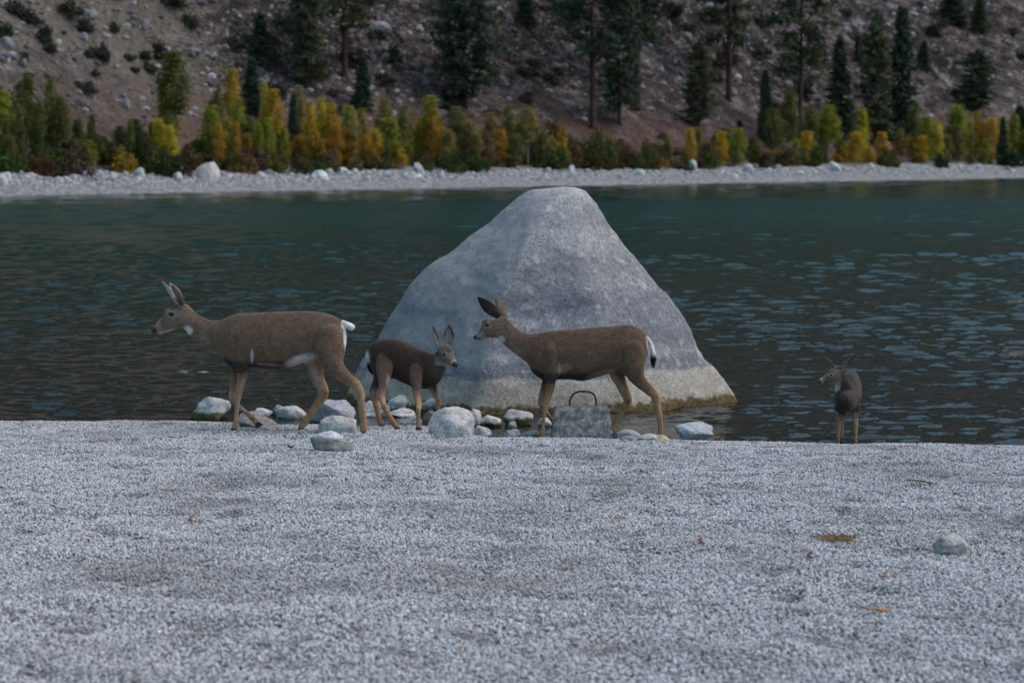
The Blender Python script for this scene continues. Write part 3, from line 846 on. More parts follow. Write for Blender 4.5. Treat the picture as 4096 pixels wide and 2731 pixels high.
class Deer:
    def __init__(s, label, crop, scale, Y, name='mule_deer', cat='deer', group='mule deer on the lake shore'):
        s.x0, s.y0, s.k, s.Y = crop[0], crop[1], scale, Y
        s.vs, s.fs = [], []
        s.m = Y / F / scale              # metres per crop pixel
        s.label, s.name, s.cat, s.group = label, name, cat, group
        s.parts = []
        s.root = None
    def P(s, u, v, d=0.0):
        return at_Y(s.x0 + u / s.k, s.y0 + v / s.k, s.Y + d)
    def uv(s, p):
        x, y = project(p)
        return (x - s.x0) * s.k, (y - s.y0) * s.k
    def torso(s, secs, depth, wdir=(0, 1), n=28, sub=4, egg=0.14):
        """secs: top u,v, bottom u,v, half width px; depth(u) metres"""
        wd = Vector((wdir[0], wdir[1], 0)).normalized()
        rows = resample([list(map(float, q)) for q in secs], sub)
        rings = []
        for tu, tv, bu, bv, hw in rows:
            d = depth((tu + bu) / 2)
            T, B = s.P(tu, tv, d), s.P(bu, bv, d)
            c, h = (T + B) / 2, (T - B) / 2
            ring = []
            for j in range(n):
                a = j / n * 2 * math.pi
                sa, ca = math.sin(a), math.cos(a)
                e = 0.92
                yy = math.copysign(abs(sa) ** e, sa); xx = math.copysign(abs(ca) ** e, ca) * (1 - egg * sa)
                ring.append(c + h * yy + wd * (max(hw, 2) * s.m * xx))
            rings.append(ring)
        loft(s.vs, s.fs, rings)
    def leg(s, pts, d0, d1, cap=70, n=16, flat=0.85):
        """pts: u,v,r px; depth runs from d0 at the top to d1 at the hoof"""
        rows = resample([list(map(float, q)) for q in pts], 4)
        L = len(rows)
        cs = [s.P(u, v, d0 + (d1 - d0) * min(1.0, i / (L - 1) * 1.6)) for i, (u, v, r) in enumerate(rows)]
        rings = []
        for i, c in enumerate(cs):
            r = max(3, rows[i][2])
            T = (cs[min(i + 1, L - 1)] - cs[max(i - 1, 0)]).normalized()
            S = Vector((0, 1, 0)); S = (S - T * T.dot(S)).normalized()
            Nn = T.cross(S).normalized()
            rd = min(r * flat, cap)
            rings.append([c + Nn * (r * s.m * math.cos(j / n * 2 * math.pi)) + S * (rd * s.m * math.sin(j / n * 2 * math.pi)) for j in range(n)])
        loft(s.vs, s.fs, rings)
        return cs[-1]
    def blob(s, u, v, d, ru, rv, rd, n=14):
        c = s.P(u, v, d)
        rings = []
        for i in range(1, n):
            a = math.pi * i / n
            rings.append([c + Vector((ru * s.m * math.sin(a) * math.cos(b), rd * s.m * math.sin(a) * math.sin(b), rv * s.m * math.cos(a))) for b in [j / 16 * 2 * math.pi for j in range(16)]])
        loft(s.vs, s.fs, rings)
    def part(s, name, vs, fs, mat, cols=None):
        o = mesh_obj(name, vs, fs, mat, smooth_shade=True)
        if cols:
            a = o.data.attributes.new('Col', 'FLOAT_COLOR', 'POINT')
            a.data.foreach_set('color', [x for c in cols for x in (*c, 1)])
        s.parts.append(o)
        return o
    def hoof(s, c, toe, down=Vector((0, 0, -1)), size=1.0, ground=None):
        """cloven hoof: two wedges; c is the coronet centre"""
        toe = Vector(toe); toe.normalize(); down = Vector(down); down.normalize()
        toe = (toe - down * toe.dot(down)).normalized()
        side = toe.cross(down).normalized()
        h = 0.036 * size if ground is None else max(0.02, c.z - ground + 0.004)
        vs, fs = [], []
        for sg in (-1, 1):
            b = len(vs)
            for a, dn, w in ((-0.020, -0.006, 0.012), (0.016, -0.006, 0.012), (-0.024, h, 0.015), (0.034, h, 0.008)):
                q = c + toe * a * size + down * dn + side * sg * 0.0115 * size
                vs += [q - side * w * size * 0.75, q + side * w * size * 0.75]
            fs += [(b, b + 1, b + 3, b + 2), (b + 4, b + 6, b + 7, b + 5), (b, b + 4, b + 5, b + 1), (b + 2, b + 3, b + 7, b + 6), (b, b + 2, b + 6, b + 4), (b + 1, b + 5, b + 7, b + 3)]
        o = s.part('hoof', vs, fs, M['hoof'])
        o.data.polygons.foreach_set('use_smooth', [False] * len(o.data.polygons))
    def eye(s, u, v, d, r, flat=0.6, look=None):
        c = s.P(u, v, d)
        V, Fc = ICO[2]
        s.part('eye', [c + Vector((p.x * r * s.m, p.y * r * s.m * flat, p.z * r * s.m * 0.82)) for p in V], Fc, M['eye'])
    def eye3(s, c, r, nrm):
        V, Fc = ICO[2]
        nrm = Vector(nrm).normalized()
        s.part('eye', [c + p * r - nrm * (p.dot(nrm) * r * 0.45) for p in V], Fc, M['eye'])
    def ear(s, base, tip, width, opening, cup=0.55, inner=(0.30, 0.27, 0.26), outer=COAT, rim=DARK, tipdark=0.4):
        base, tip = Vector(base), Vector(tip)
        ax = tip - base; L = ax.length; ax.normalize()
        op = Vector(opening); op = (op - ax * op.dot(ax)).normalized()
        side = ax.cross(op).normalized()
        prof = [(0, 0.58), (0.12, 0.70), (0.3, 0.93), (0.5, 1.0), (0.7, 0.80), (0.86, 0.47), (0.96, 0.2), (1.0, 0.06)]
        nt, na = 16, 11
        vs, fs, cols = [], [], []
        for sh in (0, 1):
            for i in range(nt):
                t_ = i / (nt - 1); w = lerp_table(prof, t_) * width
                for j in range(na):
                    a = -1 + 2 * j / (na - 1)
                    deep = cup * w * (a * a - 1) * (1 - 0.4 * t_)
                    p = base + ax * (L * t_) + side * (w * a) + op * (deep + 0.12 * L * t_ * t_)
                    if sh: p = p - op * 0.004 * (1 - a * a * 0.9) - op * 0.0012
                    vs.append(p)
                    k = max(smooth(0.55, 0.85, abs(a)) * smooth(0.2, 0.55, t_), smooth(1 - tipdark, 1.0, t_))
                    b = outer if sh else inner
                    cols.append(tuple(b[q] + (rim[q] - b[q]) * k * (0.9 if sh == 0 else 0.75) for q in range(3)))
        o2 = nt * na
        for i in range(nt - 1):
            for j in range(na - 1):
                a = i * na + j
                fs.append((a, a + 1, a + na + 1, a + na)); fs.append((o2 + a, o2 + a + na, o2 + a + na + 1, o2 + a + 1))
        for i in range(nt - 1):
            for j in (0, na - 1):
                a = i * na + j
                fs.append((a, a + na, o2 + a + na, o2 + a))
        for i in (0, nt - 1):
            for j in range(na - 1):
                a = i * na + j
                fs.append((a, a + 1, o2 + a + 1, o2 + a))
        s.part('ear', vs, fs, M['coat'], cols)
    def tail(s, pts, cols):
        """pts u,v,d,r px"""
        rows = resample([list(map(float, q)) for q in pts], 4)
        cc = resample([list(c) for c in cols], 4)
        L = len(rows); cs = [s.P(u, v, d) for u, v, d, r in rows]
        rings, vc = [], []
        for i, c in enumerate(cs):
            T = (cs[min(i + 1, L - 1)] - cs[max(i - 1, 0)]).normalized()
            S = Vector((0, 1, 0)); S = (S - T * T.dot(S)).normalized(); Nn = T.cross(S)
            r = rows[i][3] * s.m
            rings.append([c + (Nn * math.cos(a) + S * math.sin(a) * 1.1) * r for a in [j / 12 * 2 * math.pi for j in range(12)]])
            vc += [tuple(max(0, x) for x in cc[i])] * 12
        vs, fs = [], []
        loft(vs, fs, rings)
        vc += [tuple(cc[0]), tuple(max(0, x) for x in cc[-1])]
        s.part('tail', vs, fs, M['coat'], vc)
    def finish(s, paint, base, voxel=0.0075, smooth_it=6, extra=None):
        s.root = empty(s.name, base)
        tag(s.root, s.label, s.cat, s.group)
        tmp = mesh_obj('tmp', s.vs, s.fs)
        bm = bmesh.new(); bm.from_mesh(tmp.data); bmesh.ops.recalc_face_normals(bm, faces=bm.faces); bm.to_mesh(tmp.data); bm.free()
        md = tmp.modifiers.new('r', 'REMESH'); md.mode = 'VOXEL'; md.voxel_size = voxel
        sm = tmp.modifiers.new('s', 'SMOOTH'); sm.factor = 0.5; sm.iterations = smooth_it
        dg = bpy.context.evaluated_depsgraph_get(); dg.update()
        me = bpy.data.meshes.new_from_object(tmp.evaluated_get(dg))
        old = tmp.data
        bpy.data.objects.remove(tmp); bpy.data.meshes.remove(old)
        me.name = 'body'
        cols = []
        for v in me.vertices:
            u, w = s.uv(v.co)
            c = list(paint['base'])
            n = v.normal
            if paint.get('fn'):
                c = list(paint['fn'](u, w, v.co, n, c))
            for b in paint['blobs']:
                bu, bv, ru, rv, bc, st = b[:6]
                rot = R(b[6]) if len(b) > 6 else 0
                du, dv = u - bu, w - bv
                x = du * math.cos(rot) + dv * math.sin(rot); y = -du * math.sin(rot) + dv * math.cos(rot)
                r = math.sqrt((x / ru) ** 2 + (y / rv) ** 2) / 1.35
                if r < 1:
                    k = st * smooth(1.0, 0.35, r)
                    c = [c[q] + (bc[q] - c[q]) * k for q in range(3)]
            jit = 1 + 0.06 * mnoise.noise(v.co * 22)
            cols += [c[0] * jit, c[1] * jit, c[2] * jit, 1]
        cos = [v.co + v.normal * (0.0016 * mnoise.noise(v.co * 90)) for v in me.vertices]   # short coat: tiny uneven tufts
        me.vertices.foreach_set('co', [x for c in cos for x in c])
        me.update()
        a = me.attributes.new('Col', 'FLOAT_COLOR', 'POINT'); a.data.foreach_set('color', cols)
        me.polygons.foreach_set('use_smooth', [True] * len(me.polygons))
        me.materials.clear(); me.materials.append(M['coat'])
        me.transform(Matrix.Translation(-Vector(base)))
        link_mesh('body', me, s.root)
        for o in s.parts:
            o.data.transform(Matrix.Translation(-Vector(base)))
            o.parent = s.root

def mixc(a, b, k): return [a[q] + (b[q] - a[q]) * k for q in range(3)]

# --- the leading doe (side view, facing left)
def doe_one():
    s = Deer('large leading doe striding with raised white tail, left of the boulder', (560, 1080), 2.178, 19.4)
    def gy(u, v):
        p = hit_near(s.x0 + u / s.k, s.y0 + v / s.k); return p
    nf, nh, fh = gy(815, 1402), gy(1945, 1425), gy(1395, 1402)
    dnf, dnh, dfh = nf.y - s.Y, nh.y - s.Y, fh.y - s.Y
    if dfh - dnh < 0.14: dfh = dnh + 0.16
    cf = dnf + 0.085; ch = (dnh + dfh) / 2
    dep = lambda u: cf + (ch - cf) * (u - 850) / 800 if u > 500 else cf + (ch - cf) * (500 - 850) / 800
    secs = [(108, 512, 114, 550, 13), (127, 478, 165, 562, 24), (165, 430, 208, 548, 30), (205, 386, 272, 530, 40), (245, 343, 335, 506, 56),
            (300, 303, 388, 510, 60), (362, 284, 418, 552, 56), (428, 312, 442, 578, 58), (500, 382, 495, 618, 62), (600, 432, 560, 650, 72),
            (690, 438, 640, 688, 86), (780, 403, 700, 748, 108), (860, 376, 770, 828, 128), (960, 374, 900, 845, 142), (1080, 368, 1080, 856, 154),
            (1200, 362, 1190, 864, 160), (1330, 357, 1310, 845, 152), (1450, 357, 1430, 806, 144), (1570, 366, 1530, 800, 140), (1670, 390, 1640, 810, 128),
            (1745, 432, 1720, 800, 100), (1788, 500, 1770, 720, 62), (1801, 570, 1795, 660, 28)]
    s.torso(secs, dep)
    s.blob(262, 366, dep(270), 52, 34, 66)                         # brow over the eyes
    # near front
    e = s.leg([(880, 480, 30), (880, 560, 80), (890, 680, 88), (895, 790, 72), (897, 860, 57), (890, 930, 45), (872, 1010, 36), (856, 1090, 30), (850, 1130, 27), (844, 1190, 21), (840, 1260, 21), (836, 1315, 25), (826, 1350, 23), (818, 1385, 24)], cf - 0.062, dnf)
    s.hoof(e, (-1, 0, -0.1), ground=beach_z(e.x, e.y))
    # far front, lifted
    e = s.leg([(880, 620, 85), (868, 760, 70), (845, 860, 52), (822, 950, 36), (805, 1030, 30), (798, 1085, 31), (812, 1130, 28), (860, 1185, 21), (920, 1235, 20), (968, 1275, 25), (1000, 1310, 24), (1020, 1335, 24)], cf + 0.05, cf - 0.01)
    s.hoof(e, (0.75, 0, -0.6), down=(0.6, 0, -0.8))
    # near hind, stretched back
    e = s.leg([(1630, 470, 40), (1638, 540, 120), (1650, 650, 140), (1665, 760, 118), (1690, 830, 92), (1745, 895, 66), (1820, 955, 54), (1885, 1005, 45), (1915, 1060, 39), (1925, 1130, 36), (1935, 1220, 32), (1946, 1310, 31), (1948, 1360, 33), (1946, 1412, 30)], ch - 0.055, dnh, cap=88)
    s.hoof(e, (-1, 0, -0.1), ground=beach_z(e.x, e.y))
    # far hind, stepping forward
    e = s.leg([(1560, 520, 40), (1550, 620, 105), (1530, 740, 100), (1520, 830, 82), (1535, 910, 66), (1560, 970, 55), (1592, 1030, 48), (1598, 1075, 46), (1572, 1130, 42), (1530, 1190, 34), (1480, 1260, 31), (1430, 1330, 31), (1408, 1360, 31), (1396, 1388, 28)], ch + 0.06, dfh, cap=85)
    s.hoof(e, (-1, 0, -0.1), ground=beach_z(e.x, e.y))
    d0 = dep(270)
    s.eye(274, 383, d0 - 57 * s.m, 27, 0.55); s.eye(274, 383, d0 + 57 * s.m, 27, 0.55)
    V, Fc = ICO[2]
    c = s.P(121, 528, d0)
    s.part('nose', [c + Vector((p.x * 23 * s.m, p.y * 23 * s.m, p.z * 25 * s.m)) for p in V], Fc, M['nose'])
    B = lambda u, v, y: s.P(u, v, d0 + y)
    s.ear(B(372, 300, -0.035), B(272, 108, -0.075), 0.044, (-0.8, 0.55, 0.1), inner=(0.42, 0.39, 0.38), outer=DBROWN, rim=(0.40, 0.37, 0.36), tipdark=0.15)
    s.ear(B(318, 300, 0.035), B(216, 88, 0.085), 0.040, (-0.9, -0.25, 0.1), inner=(0.42, 0.39, 0.38), outer=DBROWN, rim=(0.40, 0.37, 0.36), tipdark=0.15)
    dt = dep(1780)
    s.tail([(1750, 455, dt, 22), (1790, 472, dt, 27), (1825, 490, dt, 31), (1855, 503, dt, 27), (1870, 510, dt, 8)], [WHITE, WHITE, WHITE, (0.66, 0.64, 0.63), WHITE])
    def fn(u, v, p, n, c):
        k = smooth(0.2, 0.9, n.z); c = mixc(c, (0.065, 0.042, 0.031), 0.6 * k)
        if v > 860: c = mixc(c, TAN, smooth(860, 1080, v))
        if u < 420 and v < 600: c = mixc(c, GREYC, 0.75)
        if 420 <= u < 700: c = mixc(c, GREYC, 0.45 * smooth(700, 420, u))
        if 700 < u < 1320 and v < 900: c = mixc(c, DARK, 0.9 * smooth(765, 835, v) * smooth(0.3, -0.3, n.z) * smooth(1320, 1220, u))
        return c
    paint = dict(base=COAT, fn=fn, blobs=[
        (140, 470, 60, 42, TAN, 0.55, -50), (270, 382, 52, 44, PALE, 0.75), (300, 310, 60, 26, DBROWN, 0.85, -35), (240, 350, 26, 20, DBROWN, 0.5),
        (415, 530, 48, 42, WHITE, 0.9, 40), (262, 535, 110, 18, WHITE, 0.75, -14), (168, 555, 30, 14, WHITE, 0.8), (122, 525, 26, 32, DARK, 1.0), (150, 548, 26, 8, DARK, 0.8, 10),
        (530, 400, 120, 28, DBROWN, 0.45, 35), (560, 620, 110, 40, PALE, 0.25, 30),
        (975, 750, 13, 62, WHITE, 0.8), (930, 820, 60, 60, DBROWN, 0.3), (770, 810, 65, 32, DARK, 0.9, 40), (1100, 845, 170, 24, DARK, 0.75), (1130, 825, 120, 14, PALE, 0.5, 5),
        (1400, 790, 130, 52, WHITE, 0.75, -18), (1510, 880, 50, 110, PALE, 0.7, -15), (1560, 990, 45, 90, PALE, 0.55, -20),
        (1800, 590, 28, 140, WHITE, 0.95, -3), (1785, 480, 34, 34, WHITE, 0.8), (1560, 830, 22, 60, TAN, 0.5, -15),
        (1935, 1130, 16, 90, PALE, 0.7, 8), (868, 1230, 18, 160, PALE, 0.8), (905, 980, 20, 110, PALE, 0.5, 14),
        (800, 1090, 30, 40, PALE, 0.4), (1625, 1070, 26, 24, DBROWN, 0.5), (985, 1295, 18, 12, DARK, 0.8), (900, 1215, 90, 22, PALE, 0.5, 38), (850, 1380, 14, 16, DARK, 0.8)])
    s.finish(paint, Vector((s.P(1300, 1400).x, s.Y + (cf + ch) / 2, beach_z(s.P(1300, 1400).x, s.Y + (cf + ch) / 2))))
doe_one()

# --- the following doe (side view, facing left, stepping over the block)
def doe_two():
    s = Deer('following doe with white black-tipped tail, walking past the concrete block', (1840, 1140), 2.3756, 19.2)
    pn = hit_near(s.x0 + 770 / s.k, s.y0 + 1462 / s.k); ph = hit_near(s.x0 + 1908 / s.k, s.y0 + 1464 / s.k)
    dnf, dnh = pn.y - s.Y, ph.y - s.Y
    far_d = BLOCK_Y + BLOCK_D + 0.06 - s.Y
    cf = dnf + 0.105; ch = dnh + 0.11
    far_f = max(far_d, cf + 0.07); far_h = max(far_d, ch + 0.07)
    dep = lambda u: cf + (ch - cf) * (max(u, 500) - 850) / 800
    secs = [(130, 478, 134, 508, 12), (160, 462, 196, 526, 24), (190, 418, 225, 512, 29), (218, 358, 275, 505, 42), (255, 330, 325, 502, 56), (310, 312, 372, 508, 60),
            (375, 290, 405, 545, 58), (435, 306, 440, 585, 60), (520, 394, 500, 632, 64), (600, 447, 570, 688, 74), (690, 466, 640, 742, 90), (780, 450, 690, 830, 112),
            (860, 434, 780, 897, 132), (960, 427, 900, 898, 145), (1080, 418, 1050, 898, 156), (1200, 406, 1160, 912, 162), (1320, 397, 1270, 884, 156), (1440, 390, 1400, 846, 148),
            (1540, 380, 1510, 838, 146), (1630, 382, 1600, 855, 138), (1705, 412, 1680, 840, 120), (1758, 462, 1735, 780, 90), (1782, 530, 1770, 700, 50), (1790, 590, 1786, 650, 22)]
    s.torso(secs, dep)
    s.blob(250, 352, dep(270), 46, 32, 66)
    e = s.leg([(870, 530, 30), (870, 620, 84), (872, 740, 88), (868, 830, 70), (862, 900, 56), (855, 960, 48), (840, 1040, 40), (820, 1110, 34), (806, 1165, 28), (798, 1240, 21), (790, 1330, 21), (782, 1390, 25), (774, 1425, 24), (768, 1448, 24)], cf - 0.066, dnf)
    s.hoof(e, (-1, 0, -0.1), ground=beach_z(e.x, e.y))
    e = s.leg([(870, 680, 85), (855, 800, 68), (830, 900, 52), (800, 980, 38), (778, 1050, 33), (772, 1105, 32), (782, 1150, 28), (815, 1200, 22), (850, 1250, 21), (885, 1295, 24), (910, 1330, 23)], cf + 0.07, far_f)
    s.hoof(e, (0.6, 0, -0.8), down=(0.5, 0, -0.85))
    e = s.leg([(1610, 500, 40), (1620, 580, 120), (1630, 690, 140), (1650, 790, 112), (1680, 870, 82), (1735, 940, 60), (1800, 1000, 50), (1852, 1050, 43), (1868, 1100, 39), (1878, 1160, 34), (1893, 1230, 32), (1902, 1310, 27), (1905, 1380, 27), (1905, 1418, 28), (1910, 1448, 27)], ch - 0.055, dnh, cap=90)
    s.hoof(e, (-0.4, -0.7, -0.1), ground=beach_z(e.x, e.y))
    e = s.leg([(1540, 550, 40), (1530, 650, 105), (1510, 760, 104), (1500, 850, 80), (1530, 930, 58), (1558, 1000, 52), (1588, 1060, 46), (1596, 1100, 42), (1572, 1150, 38), (1530, 1210, 32), (1488, 1275, 31), (1460, 1335, 30), (1435, 1385, 30), (1425, 1415, 28)], ch + 0.065, far_h, cap=85)
    s.hoof(e, (-1, 0, -0.1), ground=beach_z(e.x, e.y))
    d0 = dep(270)
    s.eye(257, 380, d0 - 57 * s.m, 21, 0.55); s.eye(257, 380, d0 + 57 * s.m, 21, 0.55)
    V, Fc = ICO[2]
    c = s.P(142, 496, d0)
    s.part('nose', [c + Vector((p.x * 18 * s.m, p.y * 20 * s.m, p.z * 20 * s.m)) for p in V], Fc, M['nose'])
    B = lambda u, v, y: s.P(u, v, d0 + y)
    s.ear(B(372, 300, -0.045), B(168, 128, -0.12), 0.052, (0.15, 0.9, 0.3), inner=(0.30, 0.26, 0.24), outer=(0.048, 0.034, 0.028), rim=DARK, tipdark=0.5, cup=0.35)
    s.ear(B(430, 312, 0.03), B(346, 110, 0.09), 0.042, (-0.35, 0.9, 0.0), inner=(0.30, 0.26, 0.24), outer=(0.13, 0.10, 0.08), rim=DBROWN, tipdark=0.35, cup=0.35)
    dt = dep(1780)
    s.tail([(1770, 490, dt, 14), (1795, 530, dt, 20), (1820, 590, dt, 24), (1832, 640, dt, 26), (1836, 690, dt, 29), (1836, 740, dt, 25), (1838, 775, dt, 12), (1838, 786, dt, 4)],
           [WHITE, WHITE, WHITE, WHITE, DARK, DARK, DARK, DARK])
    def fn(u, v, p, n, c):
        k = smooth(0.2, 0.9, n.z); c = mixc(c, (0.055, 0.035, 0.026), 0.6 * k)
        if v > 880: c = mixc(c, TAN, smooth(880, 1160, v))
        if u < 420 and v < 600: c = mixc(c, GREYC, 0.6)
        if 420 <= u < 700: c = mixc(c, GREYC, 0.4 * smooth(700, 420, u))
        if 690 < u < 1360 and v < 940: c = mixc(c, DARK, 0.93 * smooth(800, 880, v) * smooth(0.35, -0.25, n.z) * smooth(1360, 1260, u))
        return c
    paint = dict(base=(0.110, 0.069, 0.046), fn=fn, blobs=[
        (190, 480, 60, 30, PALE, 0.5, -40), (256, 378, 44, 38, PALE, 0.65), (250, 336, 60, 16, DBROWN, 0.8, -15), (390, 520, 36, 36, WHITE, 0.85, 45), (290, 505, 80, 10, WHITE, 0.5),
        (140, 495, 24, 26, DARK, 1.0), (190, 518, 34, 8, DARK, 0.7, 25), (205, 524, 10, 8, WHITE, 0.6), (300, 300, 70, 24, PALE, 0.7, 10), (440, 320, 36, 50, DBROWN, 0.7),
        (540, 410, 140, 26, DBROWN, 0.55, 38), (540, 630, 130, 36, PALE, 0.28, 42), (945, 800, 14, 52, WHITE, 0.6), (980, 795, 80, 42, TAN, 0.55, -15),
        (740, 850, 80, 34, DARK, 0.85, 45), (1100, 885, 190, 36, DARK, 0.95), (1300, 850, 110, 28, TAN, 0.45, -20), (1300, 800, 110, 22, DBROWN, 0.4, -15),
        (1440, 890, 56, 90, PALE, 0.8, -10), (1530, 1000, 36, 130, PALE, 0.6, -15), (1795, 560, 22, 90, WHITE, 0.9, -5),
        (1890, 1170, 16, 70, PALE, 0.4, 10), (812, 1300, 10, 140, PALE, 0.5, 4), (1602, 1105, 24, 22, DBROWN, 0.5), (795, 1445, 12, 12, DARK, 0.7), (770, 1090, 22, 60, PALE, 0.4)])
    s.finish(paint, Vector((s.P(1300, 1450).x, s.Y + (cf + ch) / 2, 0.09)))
doe_two()

# generic head for the two fawns: +x to the nose, z up
HEAD = [(-0.15, 0.12, -0.25, 0.14), (0.0, 0.23, -0.38, 0.21), (0.18, 0.29, -0.42, 0.25), (0.36, 0.265, -0.385, 0.25), (0.52, 0.18, -0.32, 0.20), (0.68, 0.10, -0.265, 0.155), (0.84, 0.055, -0.22, 0.13), (0.95, 0.02, -0.185, 0.11), (1.02, -0.04, -0.13, 0.06)]

def fawn_head(s, poll, fwd, L, roll=0.0):
    fwd = Vector(fwd).normalized()
    side = Vector((0, 0, 1)).cross(fwd).normalized()
    up = fwd.cross(side).normalized()
    if roll:
        q = Matrix.Rotation(roll, 3, fwd); side = q @ side; up = q @ up
    rows = resample([list(r) for r in HEAD], 4)
    rings = []
    for t_, tp, bt, hw in rows:
        c = poll + fwd * (t_ * L) + up * ((tp + bt) / 2 * L)
        rings.append([c + up * ((tp - bt) / 2 * L * math.sin(a)) + side * (hw * L * math.cos(a) * (1 + 0.10 * math.sin(a))) for a in [j / 24 * 2 * math.pi for j in range(24)]])
    loft(s.vs, s.fs, rings)
    X = lambda a, b, c: poll + fwd * (a * L) + side * (b * L) + up * (c * L)
    for sg in (-1, 1):
        s.eye3(X(0.42, sg * 0.222, 0.085), 0.066 * L, side * sg + fwd * 0.35 + up * 0.1)
    V, Fc = ICO[2]
    s.part('nose', [X(0.985 + 0.065 * p.x, 0.10 * p.y, -0.055 + 0.080 * p.z) for p in V], Fc, M['nose'])
    return X, fwd, side, up

def head_paint(X, fwd, side, up, poll, L, face, base):
    def fn(p, c):
        d = p - poll
        a, b, h = d.dot(fwd) / L, d.dot(side) / L, d.dot(up) / L
        if -0.2 < a < 1.15 and abs(b) < 0.32 and -0.5 < h < 0.4:
            k = smooth(-0.15, 0.15, a); c = mixc(c, face, 0.75 * k)
            for sg in (-1, 1):
                r = math.sqrt(((a - 0.42) / 0.13) ** 2 + ((h - 0.085) / 0.115) ** 2)
                if r < 1 and b * sg > 0.05: c = mixc(c, PALE, 0.7 * smooth(1, 0.6, r) * (0.6 if r < 0.3 else 1))
            c = mixc(c, DBROWN, 0.8 * smooth(0.12, 0.2, h) * smooth(0.0, 0.12, a) * smooth(0.6, 0.45, a) * smooth(0.2, 0.13, abs(b)))
            if a > 0.74: c = mixc(c, PALE, 0.6 * smooth(0.74, 0.84, a))
            if a > 0.90 and h > -0.12: c = mixc(c, DARK, 0.95)
            c = mixc(c, PALE, 0.55 * smooth(-0.2, -0.34, h) * smooth(0.0, 0.25, a))
        return c
    return fn

